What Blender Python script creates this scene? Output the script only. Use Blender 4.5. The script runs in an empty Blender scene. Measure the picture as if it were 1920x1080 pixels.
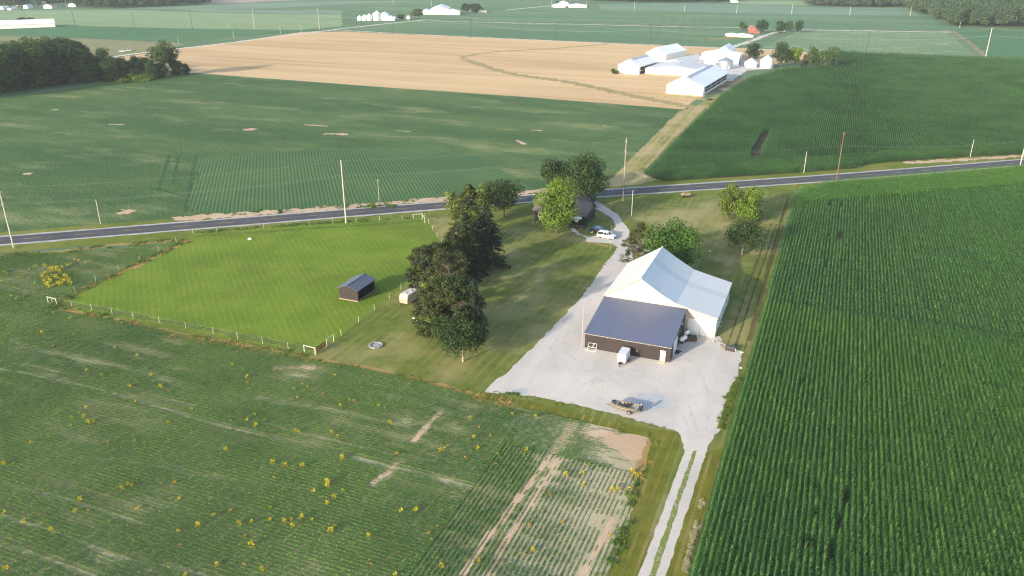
import bpy, bmesh, math, random
import numpy as np
from mathutils import Vector, Matrix, Euler
R = math.radians
random.seed(7); RNG = np.random.default_rng(11)
SC = bpy.context.scene
COL = SC.collection

# ---------------------------------------------------------------- camera geometry (flat ground, camera 70 m up)
F = 1500.; YH = -90.; VX = 1618.; H = 70.
PT = math.atan((540 - YH) / F); CP, SP = math.cos(PT), math.sin(PT)
YAW = math.atan2(VX - 960, F * CP + (540 - YH) * SP)
FH = (-math.sin(YAW), math.cos(YAW)); RT = (math.cos(YAW), math.sin(YAW))

def g(x, y, z=0.0):
    r = (x - 960) / F; u = (540 - y) / F
    h = CP + u * SP; dz = -SP + u * CP
    t = (z - H) / dz
    return ((FH[0] * h + RT[0] * r) * t, (FH[1] * h + RT[1] * r) * t)

def pj(X, Y, Z=0.0):
    a = X * FH[0] + Y * FH[1]; r = X * RT[0] + Y * RT[1]; z = Z - H
    d = a * CP - z * SP; u = a * SP + z * CP
    return (960 + F * r / d, 540 - F * u / d)

def hz(X, Y, row):
    lo, hi = -2.0, 90.0
    for _ in range(50):
        m = (lo + hi) / 2
        if pj(X, Y, m)[1] > row: lo = m
        else: hi = m
    return lo

def mpp(x, y):
    """metres per photo pixel (across the view) at a ground point"""
    X, Y = g(x, y)
    return (X * FH[0] + Y * FH[1]) * CP / F + H * SP / F

# ---------------------------------------------------------------- numpy value noise
_G = np.random.default_rng(5).random((256, 256))
def vnoise(x, y, s=1.0, o=0.0):
    x = np.asarray(x, float) / s + 37.1 + o * 17.3; y = np.asarray(y, float) / s + 91.7 + o * 5.9
    xi = np.floor(x).astype(int); yi = np.floor(y).astype(int)
    fx = x - xi; fy = y - yi
    fx = fx * fx * (3 - 2 * fx); fy = fy * fy * (3 - 2 * fy)
    a = _G[xi % 256, yi % 256]; b = _G[(xi + 1) % 256, yi % 256]
    c = _G[xi % 256, (yi + 1) % 256]; d = _G[(xi + 1) % 256, (yi + 1) % 256]
    return (a * (1 - fx) + b * fx) * (1 - fy) + (c * (1 - fx) + d * fx) * fy

def inside(px, py, poly):
    px = np.asarray(px); py = np.asarray(py)
    r = np.zeros(px.shape, bool); n = len(poly); j = n - 1
    for i in range(n):
        xi, yi = poly[i]; xj, yj = poly[j]
        c = ((yi > py) != (yj > py)) & (px < (xj - xi) * (py - yi) / ((yj - yi) or 1e-9) + xi)
        r ^= c; j = i
    return r

def segdist(px, py, a, b):
    ax, ay = a; bx, by = b
    dx, dy = bx - ax, by - ay
    t = np.clip(((px - ax) * dx + (py - ay) * dy) / (dx * dx + dy * dy), 0, 1)
    return np.hypot(px - ax - t * dx, py - ay - t * dy)

def linedist(px, py, pts):
    d = np.full(np.shape(px), 1e9)
    for a, b in zip(pts[:-1], pts[1:]): d = np.minimum(d, segdist(px, py, a, b))
    return d

# ---------------------------------------------------------------- node helper
def lin(c):
    return tuple((v / 12.92 if v <= .04045 else ((v + .055) / 1.055) ** 2.4) for v in c)

class NT:
    def __init__(s, name):
        s.m = bpy.data.materials.new(name); s.m.use_nodes = True
        s.t = s.m.node_tree; s.t.nodes.clear()
        s.out = s.n('ShaderNodeOutputMaterial')
        s._pos = None
    def n(s, k, **kw):
        o = s.t.nodes.new(k)
        for a, v in kw.items(): setattr(o, a, v)
        return o
    def put(s, sock, v):
        if hasattr(v, 'is_linked') or isinstance(v, bpy.types.NodeSocket): s.t.links.new(v, sock)
        elif isinstance(v, (tuple, list)) and len(v) == 3 and sock.type == 'RGBA': sock.default_value = (*v, 1)
        else: sock.default_value = v
    def pos(s):
        if s._pos is None: s._pos = s.n('ShaderNodeNewGeometry').outputs['Position']
        return s._pos
    def obj(s): return s.n('ShaderNodeTexCoord').outputs['Object']
    def noise(s, scale, detail=2, vec=None, rough=.55, dist=0, stretch=None, rot=0):
        o = s.n('ShaderNodeTexNoise'); o.inputs['Scale'].default_value = scale
        o.inputs['Detail'].default_value = detail; o.inputs['Roughness'].default_value = rough
        o.inputs['Distortion'].default_value = dist
        v = vec or s.pos()
        if stretch or rot:
            mp = s.n('ShaderNodeMapping'); s.put(mp.inputs['Vector'], v)
            mp.inputs['Rotation'].default_value = (0, 0, rot)
            if stretch: mp.inputs['Scale'].default_value = stretch
            v = mp.outputs[0]
        s.put(o.inputs['Vector'], v)
        return o.outputs['Fac']
    def math(s, op, a, b=0., c=None):
        o = s.n('ShaderNodeMath', operation=op); s.put(o.inputs[0], a); s.put(o.inputs[1], b)
        if c is not None: s.put(o.inputs[2], c)
        return o.outputs[0]
    def rng(s, v, lo, hi, a=0., b=1.):
        o = s.n('ShaderNodeMapRange'); o.clamp = True; o.interpolation_type = 'SMOOTHSTEP'
        s.put(o.inputs[0], v); o.inputs[1].default_value = lo; o.inputs[2].default_value = hi
        o.inputs[3].default_value = a; o.inputs[4].default_value = b
        return o.outputs[0]
    def mix(s, f, a, b, mode='MIX'):
        o = s.n('ShaderNodeMix', data_type='RGBA', blend_type=mode)
        s.put(o.inputs[0], f); s.put(o.inputs[6], a); s.put(o.inputs[7], b)
        return o.outputs[2]
    def along(s, ang):
        """coordinate measured along the ground direction ang (radians from +X)"""
        o = s.n('ShaderNodeVectorMath', operation='DOT_PRODUCT'); s.put(o.inputs[0], s.pos())
        o.inputs[1].default_value = (math.cos(ang), math.sin(ang), 0)
        return o.outputs['Value']
    def stripes(s, ang, period, wob=0., ph=0.):
        v = s.math('MULTIPLY', s.along(ang), 2 * math.pi / period)
        if wob: v = s.math('ADD', v, s.math('MULTIPLY', s.noise(.08, 2), wob))
        return s.math('ADD', s.math('MULTIPLY', s.math('SINE', s.math('ADD', v, ph)), .5), .5)
    def bump(s, h, dist=.1, strength=1.):
        o = s.n('ShaderNodeBump'); o.inputs['Distance'].default_value = dist; o.inputs['Strength'].default_value = strength
        s.put(o.inputs['Height'], h); return o.outputs[0]
    def bsdf(s, col, rough=.9, metal=0., normal=None, spec=.3):
        o = s.n('ShaderNodeBsdfPrincipled'); s.put(o.inputs['Base Color'], col); s.put(o.inputs['Roughness'], rough)
        o.inputs['Metallic'].default_value = metal; o.inputs['Specular IOR Level'].default_value = spec
        if normal is not None: s.put(o.inputs['Normal'], normal)
        return o.outputs[0]
    def done(s, sh):
        s.t.links.new(sh, s.out.inputs['Surface']); return s.m

_M = {}
def paint(name, col, rough=.6, metal=0., var=.08, scale=1.5, spec=.3, dirt=None, bump=0.):
    """plain painted / bare surface with a little mottling"""
    if name in _M: return _M[name]
    t = NT(name); o = t.obj()
    f = t.noise(scale, 4, vec=o)
    c = t.mix(t.rng(f, .3, .7), tuple(v * (1 - var) for v in col), tuple(min(1, v * (1 + var)) for v in col))
    if dirt: c = t.mix(t.rng(t.noise(scale * .6, 5, vec=o, rough=.7), .5, .75, 0, .55), c, dirt)
    nrm = t.bump(t.noise(scale * 8, 3, vec=o), bump) if bump else None
    _M[name] = t.done(t.bsdf(c, rough, metal, nrm, spec)); return _M[name]

def ribbed(name, col, axis='X', period=.3, rough=.45, metal=0., depth=.02, var=.06, dirt=None, spec=.4):
    """ribbed sheet metal: ribs across the given object axis"""
    if name in _M: return _M[name]
    t = NT(name); o = t.obj()
    sx = t.n('ShaderNodeSeparateXYZ'); t.put(sx.inputs[0], o)
    v = t.math('MULTIPLY', sx.outputs[axis], 2 * math.pi / period)
    rib = t.math('POWER', t.math('ADD', t.math('MULTIPLY', t.math('SINE', v), .5), .5), 4)
    f = t.noise(.35, 4, vec=o)
    c = t.mix(t.rng(f, .3, .7), tuple(x * (1 - var) for x in col), tuple(min(1, x * (1 + var)) for x in col))
    c = t.mix(t.math('MULTIPLY', rib, .18), c, tuple(x * .7 for x in col))
    if dirt: c = t.mix(t.rng(t.noise(.5, 5, vec=o, rough=.7, stretch=(1, .3, 1)), .5, .8, 0, .5), c, dirt)
    _M[name] = t.done(t.bsdf(c, rough, metal, t.bump(rib, depth, .6), spec)); return _M[name]

# ---------------------------------------------------------------- mesh builder
class MB:
    def __init__(s, weld=False): s.v = []; s.f = []; s.mi = []; s.cur = 0; s.weld = weld
    def face(s, pts):
        b = len(s.v); s.v += [tuple(p) for p in pts]; s.f.append(tuple(range(b, b + len(pts)))); s.mi.append(s.cur)
    def add(s, vs, fs):
        b = len(s.v); s.v += [tuple(p) for p in vs]
        for f in fs: s.f.append(tuple(b + i for i in f)); s.mi.append(s.cur)
    def box(s, x0, x1, y0, y1, z0, z1):
        vs = [(x, y, z) for z in (z0, z1) for y in (y0, y1) for x in (x0, x1)]
        s.add(vs, [(0, 2, 3, 1), (4, 5, 7, 6), (0, 1, 5, 4), (2, 6, 7, 3), (0, 4, 6, 2), (1, 3, 7, 5)])
    def rbox(s, x0, x1, y0, y1, z0, z1, r=.05):
        """box with chamfered vertical and top edges"""
        def ring(i, z): return [(x0 + i, y0 + r, z), (x0 + r, y0 + i, z), (x1 - r, y0 + i, z), (x1 - i, y0 + r, z), (x1 - i, y1 - r, z), (x1 - r, y1 - i, z), (x0 + r, y1 - i, z), (x0 + i, y1 - r, z)]
        s.loft([ring(0, z0), ring(0, z1 - r), ring(r * .7, z1)])
    def loft(s, rings, cap=True):
        n = len(rings[0]); b = len(s.v)
        for r in rings: s.v += [tuple(p) for p in r]
        for k in range(len(rings) - 1):
            for i in range(n):
                j = (i + 1) % n
                s.f.append((b + k * n + i, b + k * n + j, b + (k + 1) * n + j, b + (k + 1) * n + i)); s.mi.append(s.cur)
        if cap:
            s.f.append(tuple(b + i for i in reversed(range(n)))); s.mi.append(s.cur)
            s.f.append(tuple(b + (len(rings) - 1) * n + i for i in range(n))); s.mi.append(s.cur)
    def tube(s, pts, r, n=6, r2=None):
        rings = []; P = [Vector(p) for p in pts]
        for i, p in enumerate(P):
            d = (P[min(i + 1, len(P) - 1)] - P[max(i - 1, 0)]).normalized()
            a = d.cross(Vector((0, 0, 1)))
            if a.length < 1e-3: a = d.cross(Vector((1, 0, 0)))
            a.normalize(); b = d.cross(a)
            q = r if r2 is None else r + (r2 - r) * i / (len(P) - 1)
            rings.append([p + (a * math.cos(t) + b * math.sin(t)) * q for t in (k * 2 * math.pi / n for k in range(n))])
        s.loft(rings)
    def lathe(s, prof, n=24, c=(0, 0), z0=0):
        s.loft([[(c[0] + r * math.cos(k * 2 * math.pi / n), c[1] + r * math.sin(k * 2 * math.pi / n), z0 + z) for k in range(n)] for r, z in prof])
    def disc(s, cx, cy, cz, r, axis='X', w=.1, n=16):
        ring = lambda o: [((o, r * math.cos(a), r * math.sin(a)) if axis == 'X' else (r * math.cos(a), o, r * math.sin(a))) for a in (k * 2 * math.pi / n for k in range(n))]
        mv = lambda q: [(p[0] + cx, p[1] + cy, p[2] + cz) for p in q]
        s.loft([mv(ring(-w / 2)), mv(ring(w / 2))])
    def mesh(s, name):
        me = bpy.data.meshes.new(name); me.from_pydata(s.v, [], s.f)
        if any(s.mi): me.polygons.foreach_set('material_index', s.mi)
        bm = bmesh.new(); bm.from_mesh(me); s.weld and bmesh.ops.remove_doubles(bm, verts=bm.verts, dist=1e-4); bmesh.ops.recalc_face_normals(bm, faces=bm.faces); bm.to_mesh(me); bm.free()
        me.update(); return me
    def build(s, name, mats, parent=None, smooth=False, loc=None, rotz=0):
        me = s.mesh(name)
        for m in (mats if isinstance(mats, (list, tuple)) else [mats]): me.materials.append(m)
        if smooth: me.polygons.foreach_set('use_smooth', [True] * len(me.polygons))
        o = bpy.data.objects.new(name, me); COL.objects.link(o)
        if parent is not None: o.parent = parent
        if loc is not None: o.location = loc
        o.rotation_euler.z = rotz
        return o

def tag(o, label=None, cat=None, group=None, kind=None):
    if label: o['label'] = label
    if cat: o['category'] = cat
    if group: o['group'] = group
    if kind: o['kind'] = kind
    return o
def thing(name, label, cat, loc=(0, 0, 0), rotz=0., group=None):
    o = bpy.data.objects.new(name, None); COL.objects.link(o)
    o.location = loc if len(loc) == 3 else (*loc, 0); o.rotation_euler = (0, 0, rotz); o.empty_display_size = .5
    return tag(o, label, cat, group)
def copy_tree(o, parent=None):
    c = o.copy(); COL.objects.link(c)
    if parent is not None: c.parent = parent
    for ch in list(o.children): copy_tree(ch, c)
    return c

def jitter(poly, step=1.5, amp=.3, seed=0):
    """subdivide a ground polygon's edges and roughen them"""
    out = []; n = len(poly)
    for i in range(n):
        a = np.array(poly[i]); b = np.array(poly[(i + 1) % n]); L = np.hypot(*(b - a)); k = max(1, min(600, int(L / step)))
        d = (b - a) / max(L, 1e-6); nn = np.array((-d[1], d[0]))
        for t in range(k):
            p = a + (b - a) * t / k
            w = 0 if t == 0 else (float(vnoise(p[0], p[1], step * 1.1, seed)) - .5 + .8 * (float(vnoise(p[0], p[1], step * 4.3, seed + 3)) - .5)) * 2 * amp
            out.append(tuple(p + nn * w))
    return out

def sheet(name, poly, z, m, kind='structure', step=1.5, amp=.3, seed=0, parent=None):
    poly = jitter(poly, step, amp, seed) if amp else poly
    bm = bmesh.new(); vs = [bm.verts.new((x, y, z)) for x, y in poly]
    es = [bm.edges.new((vs[i], vs[(i + 1) % len(vs)])) for i in range(len(vs))]
    bmesh.ops.triangle_fill(bm, use_beauty=True, use_dissolve=False, edges=es, normal=(0, 0, 1))
    for f in bm.faces:
        if f.normal.z < 0: f.normal_flip()
    me = bpy.data.meshes.new(name); bm.to_mesh(me); bm.free(); me.materials.append(m)
    o = bpy.data.objects.new(name, me); COL.objects.link(o)
    if kind: o['kind'] = kind
    if parent is not None: o.parent = parent
    return o
def gpoly(pts): return [g(*p) for p in pts]

def scatter(name, pts, rots, scls, idx, meshes, kind='stuff'):
    """one object whose points carry copies of the given meshes"""
    src = bpy.data.collections.new(name + '_source')
    for i, me in enumerate(meshes):
        o = bpy.data.objects.new('%s_piece%02d' % (name, i), me); src.objects.link(o)
    me = bpy.data.meshes.new(name); n = len(pts); me.vertices.add(n)
    me.vertices.foreach_set('co', np.asarray(pts, np.float32).ravel())
    for an, ty, dat, key in (('rot', 'FLOAT_VECTOR', rots, 'vector'), ('scl', 'FLOAT_VECTOR', scls, 'vector')):
        a = me.attributes.new(an, ty, 'POINT'); a.data.foreach_set(key, np.asarray(dat, np.float32).ravel())
    a = me.attributes.new('vi', 'INT', 'POINT'); a.data.foreach_set('value', np.asarray(idx, np.int32))
    o = bpy.data.objects.new(name, me); COL.objects.link(o)
    ng = bpy.data.node_groups.new(name, 'GeometryNodeTree')
    ng.interface.new_socket('Geometry', in_out='INPUT', socket_type='NodeSocketGeometry')
    ng.interface.new_socket('Geometry', in_out='OUTPUT', socket_type='NodeSocketGeometry')
    N = ng.nodes; L = ng.links
    gi = N.new('NodeGroupInput'); go = N.new('NodeGroupOutput'); ip = N.new('GeometryNodeInstanceOnPoints')
    ci = N.new('GeometryNodeCollectionInfo'); ci.inputs['Collection'].default_value = src
    ci.inputs['Separate Children'].default_value = True; ci.inputs['Reset Children'].default_value = True
    def attr(nm, ty):
        a = N.new('GeometryNodeInputNamedAttribute'); a.data_type = ty; a.inputs['Name'].default_value = nm; return a.outputs['Attribute']
    L.new(gi.outputs[0], ip.inputs['Points']); L.new(ci.outputs[0], ip.inputs['Instance'])
    ip.inputs['Pick Instance'].default_value = True
    L.new(attr('vi', 'INT'), ip.inputs['Instance Index']); L.new(attr('rot', 'FLOAT_VECTOR'), ip.inputs['Rotation'])
    L.new(attr('scl', 'FLOAT_VECTOR'), ip.inputs['Scale']); L.new(ip.outputs[0], go.inputs[0])
    md = o.modifiers.new('scatter', 'NODES'); md.node_group = ng
    o['kind'] = kind
    return o

def leafmesh(name, V, mats, mi=None, attr=None):
    """quads from an (n,4,3) array; attr: one value per quad"""
    n = len(V); me = bpy.data.meshes.new(name)
    me.vertices.add(n * 4); me.vertices.foreach_set('co', np.asarray(V, np.float32).ravel())
    me.loops.add(n * 4); me.loops.foreach_set('vertex_index', np.arange(n * 4, dtype=np.int32))
    me.polygons.add(n); me.polygons.foreach_set('loop_start', np.arange(0, n * 4, 4, dtype=np.int32))
    try: me.polygons.foreach_set('loop_total', np.full(n, 4, np.int32))
    except Exception: pass
    for m in mats: me.materials.append(m)
    if mi is not None: me.polygons.foreach_set('material_index', np.asarray(mi, np.int32))
    if attr is not None:
        a = me.attributes.new('tone', 'FLOAT', 'FACE'); a.data.foreach_set('value', np.asarray(attr, np.float32))
    me.update(calc_edges=True); return me

# ================================================================= CAMERA, LIGHT, AIR
cam = bpy.data.objects.new('camera', bpy.data.cameras.new('camera')); COL.objects.link(cam)
cam.location = (0, 0, H); cam.rotation_euler = (math.pi / 2 - PT, 0, YAW)
cam.data.sensor_width = 36; cam.data.lens = F / 1920 * 36; cam.data.clip_end = 20000; cam.data.clip_start = .5
SC.camera = cam
SUN_EL, SUN_AZ = R(16), R(23)            # light travels towards (sin az, cos az)
sd = Vector((math.sin(SUN_AZ) * math.cos(SUN_EL), math.cos(SUN_AZ) * math.cos(SUN_EL), -math.sin(SUN_EL)))
sl = bpy.data.lights.new('sun', 'SUN'); sl.energy = 3.1; sl.angle = R(1.2); sl.color = (1, .88, .70)
so = bpy.data.objects.new('sun', sl); COL.objects.link(so); so.rotation_euler = sd.to_track_quat('-Z', 'Y').to_euler()
so.location = (-60, -60, 120)
w = bpy.data.worlds.new('World'); SC.world = w; w.use_nodes = True
wt = w.node_tree; wt.nodes.clear()
sk = wt.nodes.new('ShaderNodeTexSky'); sk.sky_type = 'NISHITA'; sk.sun_disc = False
sk.sun_elevation = SUN_EL; sk.sun_rotation = R(203); sk.altitude = 200; sk.air_density = 1.; sk.dust_density = 2.2; sk.ozone_density = 1.
bg = wt.nodes.new('ShaderNodeBackground'); bg.inputs['Strength'].default_value = .15
wo = wt.nodes.new('ShaderNodeOutputWorld')
wt.links.new(sk.outputs[0], bg.inputs[0]); wt.links.new(bg.outputs[0], wo.inputs[0])
SC.view_settings.view_transform = 'Standard'; SC.view_settings.look = 'None'
SC.view_settings.exposure = 1.38; SC.view_settings.gamma = 1.; SC.view_settings.use_curve_mapping = False
SC.cycles.use_denoising = True; SC.cycles.denoiser = 'OPENIMAGEDENOISE'; SC.cycles.denoising_prefilter = 'NONE'; SC.cycles.denoising_input_passes = 'RGB_ALBEDO_NORMAL'; SC.cycles.filter_width = 1.2; SC.cycles.sample_clamp_indirect = 4.; SC.cycles.max_bounces = 6; SC.cycles.diffuse_bounces = 3; SC.cycles.glossy_bounces = 2; SC.cycles.transmission_bounces = 3
SC.cycles.transparent_max_bounces = 4; SC.cycles.volume_bounces = 1

hb = MB(); hb.box(-5200, 5200, -5200, 5200, -1.0, 76)
hm = bpy.data.materials.new('haze_air'); hm.use_nodes = True; ht = hm.node_tree; ht.nodes.clear()
ho = ht.nodes.new('ShaderNodeOutputMaterial'); hv = ht.nodes.new('ShaderNodeVolumePrincipled')
hv.inputs['Color'].default_value = (.82, .91, 1, 1); hv.inputs['Density'].default_value = .75e-4; hv.inputs['Anisotropy'].default_value = 0.
ht.links.new(hv.outputs[0], ho.inputs['Volume'])
tag(hb.build('haze', hm), 'pale blue summer haze over the far fields', 'haze', kind='stuff')

# ================================================================= GROUND MATERIALS
def m_far(name, a, b, rowang=None, period=3., k=.25, patch=.02, stretch=None, rot=0., bare=None, bare_k=.5, bumpd=.15, fine=1.2):
    """crop seen from afar: a / b mottle in patches, faint rows"""
    t = NT(name)
    c = t.mix(t.rng(t.noise(patch, 4, stretch=stretch, rot=rot), .35, .68), a, b)
    c = t.mix(t.rng(t.noise(patch * 7, 3, stretch=stretch, rot=rot), .3, .75, 0, .4), c, tuple(v * .68 for v in a))
    fn = t.noise(fine, 3, rough=.7)
    c = t.mix(t.rng(fn, .3, .7, 0, .45), c, tuple(v * .55 for v in a))
    if bare: c = t.mix(t.rng(t.noise(patch * 2.3, 5, rough=.65, stretch=stretch, rot=rot), .50, .74, 0, bare_k), c, bare)
    if rowang is not None:
        c = t.mix(t.math('MULTIPLY', t.stripes(rowang, period), k), c, tuple(v * .4 for v in a))
    return t.done(t.bsdf(c, .9, normal=t.bump(fn, bumpd), spec=.12))

def m_lawn(name, green, green2, straw, sk_=.6, s0=.42, s1=.66, period=1.9, ang=0., k=.2, extra=None, patch=.045):
    t = NT(name)
    c = t.mix(t.rng(t.noise(.35, 4), .3, .7), green, green2)
    st = t.noise(patch, 5, rough=.62); st2 = t.noise(.22, 4, stretch=(1, .12, 1), rot=0.)
    f = t.math('MULTIPLY', t.rng(st, s0, s1), t.rng(st2, .25, .6, .45, 1.))
    c = t.mix(t.math('MULTIPLY', f, sk_), c, straw)
    sp = t.stripes(ang, period, 1.2)
    c = t.mix(t.math('MULTIPLY', t.math('MULTIPLY', t.rng(sp, .6, .98), t.rng(t.noise(.12, 4), .36, .66)), k * 2.2), c, straw)
    sp2 = t.stripes(ang, period * 2.7, 1.6, 1.)
    c = t.mix(t.math('MULTIPLY', t.rng(sp2, .6, .98), k * .55), c, tuple(v * .7 for v in green))
    fn = t.noise(5., 4, rough=.75)
    c = t.mix(t.rng(fn, .35, .72, 0, .5), c, tuple(v * .45 for v in green))
    c = t.mix(t.rng(t.noise(1.1, 5, rough=.7), .55, .8, 0, .35), c, tuple(v * .6 for v in green2))
    return t.done(t.bsdf(c, .95, normal=t.bump(fn, .07), spec=.1))

def m_pasture():
    t = NT('pasture_grass'); g1, g2, ol = (.120, .192, .018), (.165, .240, .028), (.092, .125, .020)
    c = t.mix(t.rng(t.noise(.09, 5, rough=.6), .35, .68), g1, g2)
    c = t.mix(t.rng(t.noise(.035, 4, rough=.6), .46, .70, 0, .75), c, ol)
    c = t.mix(t.rng(t.noise(.5, 5, rough=.7), .54, .76, 0, .5), c, ol)
    c = t.mix(t.rng(t.noise(.16, 4, rough=.65, stretch=(1, .5, 1)), .60, .78, 0, .45), c, (.27, .26, .07))
    sp = t.stripes(R(46.5), 1.35, 2.2)
    c = t.mix(t.math('MULTIPLY', t.rng(sp, .6, .98), t.rng(t.noise(.22, 4), .36, .64, .04, .32)), c, (.28, .31, .06))
    fn = t.noise(4.5, 4, rough=.75)
    c = t.mix(t.rng(fn, .36, .72, 0, .5), c, (.05, .095, .008))
    c = t.mix(t.rng(t.noise(1.3, 4, rough=.7), .60, .78, 0, .5), c, (.06, .13, .012))
    return t.done(t.bsdf(c, .95, normal=t.bump(fn, .08), spec=.1))

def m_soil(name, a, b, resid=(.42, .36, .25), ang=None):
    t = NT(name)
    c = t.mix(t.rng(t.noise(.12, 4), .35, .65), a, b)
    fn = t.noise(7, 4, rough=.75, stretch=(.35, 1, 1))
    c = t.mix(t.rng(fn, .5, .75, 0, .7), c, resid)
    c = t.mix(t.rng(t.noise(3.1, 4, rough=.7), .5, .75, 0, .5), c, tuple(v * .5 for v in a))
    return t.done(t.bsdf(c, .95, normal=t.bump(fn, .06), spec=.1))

def m_weedy(name, a, b, k=.6):
    t = NT(name)
    c = t.mix(t.rng(t.noise(.12, 4), .35, .65), a, b)
    fn = t.noise(6, 4, rough=.75, stretch=(.35, 1, 1))
    c = t.mix(t.rng(fn, .5, .75, 0, .5), c, (.38, .33, .22))
    c = t.mix(t.rng(t.noise(1.7, 5, rough=.75), .40, .62, 0, k), c, (.095, .165, .04))
    c = t.mix(t.rng(t.noise(3.1, 4, rough=.7), .55, .78, 0, .4), c, tuple(v * .5 for v in a))
    return t.done(t.bsdf(c, .95, normal=t.bump(fn, .06), spec=.1))

def m_gravel():
    t = NT('crushed_limestone')
    c = t.mix(t.rng(t.noise(.07, 5, rough=.6), .38, .66), (.53, .49, .445), (.44, .415, .39))
    c = t.mix(t.rng(t.noise(.35, 5, rough=.7), .50, .72, 0, .45), c, (.40, .36, .31))
    c = t.mix(t.rng(t.noise(.28, 3, stretch=(1, .10, 1)), .48, .66, 0, .35), c, (.58, .56, .54))
    c = t.mix(t.rng(t.noise(.11, 4, rough=.7), .60, .72, 0, .5), c, (.34, .345, .36))
    c = t.mix(t.rng(t.noise(1.4, 5, rough=.75), .60, .74, 0, .5), c, (.29, .25, .20))
    fn = t.noise(9, 3, rough=.8)
    c = t.mix(t.rng(fn, .45, .78, 0, .4), c, (.28, .255, .23))
    c = t.mix(t.rng(t.noise(5, 2), .62, .74, 0, .45), c, (.70, .68, .65))
    return t.done(t.bsdf(c, .95, normal=t.bump(fn, .05), spec=.15))

def m_asphalt():
    t = NT('asphalt')
    c = t.mix(t.rng(t.noise(.2, 4, stretch=(1, 1, 1)), .3, .7), (.050, .050, .058), (.072, .070, .078))
    o = t.along(R(37.7) + math.pi / 2)
    tr = t.stripes(R(37.7) + math.pi / 2, 1.75)
    c = t.mix(t.math('MULTIPLY', tr, .3), c, (.10, .098, .10))
    c = t.mix(t.rng(t.noise(.9, 5, rough=.8), .6, .7, 0, .4), c, (.03, .03, .033))
    return t.done(t.bsdf(c, .8, normal=t.bump(t.noise(12, 2), .01), spec=.25))

def m_stubble():
    t = NT('wheat_stubble')
    d = R(-3)
    c = t.mix(t.rng(t.noise(.011, 4, stretch=(.35, 1.6, 1)), .35, .68), (.53, .37, .195), (.43, .295, .15))
    c = t.mix(t.rng(t.noise(.05, 3, stretch=(.06, 1.4, 1)), .4, .65, 0, .55), c, (.58, .42, .26))
    c = t.mix(t.rng(t.noise(.16, 3, stretch=(.04, 1.5, 1)), .5, .7, 0, .45), c, (.33, .22, .12))
    c = t.mix(t.rng(t.noise(.9, 4, rough=.7), .45, .75, 0, .35), c, (.30, .2, .11))
    return t.done(t.bsdf(c, .95, normal=t.bump(t.noise(1.5, 3), .1), spec=.1))

SOIL = m_weedy('weedy_field_soil', (.215, .195, .10), (.28, .25, .14)); TSOIL = m_weedy('thin_field_soil', (.35, .305, .20), (.42, .36, .25), .22)
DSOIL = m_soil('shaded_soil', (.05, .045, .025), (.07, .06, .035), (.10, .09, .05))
BARE = m_soil('bare_ground', (.42, .30, .20), (.50, .37, .26), (.5, .42, .3))
LAWN = m_lawn('mown_lawn', (.100, .142, .026), (.155, .185, .038), (.37, .32, .15), .66, .43, .63, k=.13)
PAST = m_pasture()
VERGE = m_lawn('verge_grass', (.10, .15, .02), (.15, .19, .028), (.27, .235, .075), .55, .42, .66, 1.3, R(127.7), .2)
STRIP = m_lawn('strip_grass', (.112, .132, .016), (.165, .172, .024), (.30, .23, .09), .45, .48, .7, 1.5, 0., .35)
TRACKG = m_lawn('track_grass', (.20, .20, .055), (.26, .25, .08), (.44, .35, .19), .85, .36, .55, 2.4, R(2), .5)
GRAVEL = m_gravel(); ASPH = m_asphalt()
DRY = m_lawn('dry_edge_grass', (.24, .19, .05), (.31, .23, .065), (.42, .30, .14), .6, .4, .6, 3, 0, .1)
ORANGE = m_lawn('orange_dead_weeds', (.32, .21, .08), (.38, .27, .12), (.42, .32, .18), .4, .4, .6, 3, 0, .1)

# ================================================================= GROUND SHEETS
BASE = m_far('far_crops', (.10, .175, .09), (.14, .22, .11), R(0), 6., .1, .006, (.4, 1.5, 1))
sheet('ground', [(-5000, -5000), (5000, -5000), (5000, 5000), (-5000, 5000)], 0, BASE, amp=0)

# road frame: s along, t across
RA = R(37.7); RU = (math.cos(RA), math.sin(RA)); RN = (-RU[1], RU[0])
def rt(s):
    k = min(1, max(0, (s - 60) / 130.)); k = k * k * (3 - 2 * k)
    return 227.6 - 4.3 * k
def rp(s, d): t = rt(s) + d; return (RU[0] * s + RN[0] * t, RU[1] * s + RN[1] * t)
RS = [-420, -200] + list(range(-140, 330, 10)) + [420, 640]
def band(d0, d1, S=RS): return [rp(s, d0) for s in S] + [rp(s, d1) for s in reversed(S)]

# homestead lawn, everything between the road and the field border
LAWN_POLY = [(-106, 196), (-87, 172), (-85, 108.5), (-50, 106), (-16.5, 105.6), (-15, 80), (-19, 40), (-8.6, 40), (-8.6, 264)] + [rp(s, -6.5) for s in range(160, -20, -10)]
sheet('lawn', LAWN_POLY, .012, LAWN, step=1.2, amp=.25)
VERGE_S = band(-10.5, -4.1); VERGE_N = band(4.1, 16)
sheet('verge', VERGE_S, .018, VERGE, step=1.2, amp=.5, seed=1); sheet('verge', VERGE_N, .018, VERGE, step=1.2, amp=.6, seed=2)
PAST_POLY = [g(96, 571), g(362, 438)] + [g(580, 421), g(795, 409)] + [g(828, 457), (-85.6, 168), (-85.3, 140), g(592, 664)]
sheet('pasture', PAST_POLY, .02, PAST, step=1., amp=.2, seed=3)
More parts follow.
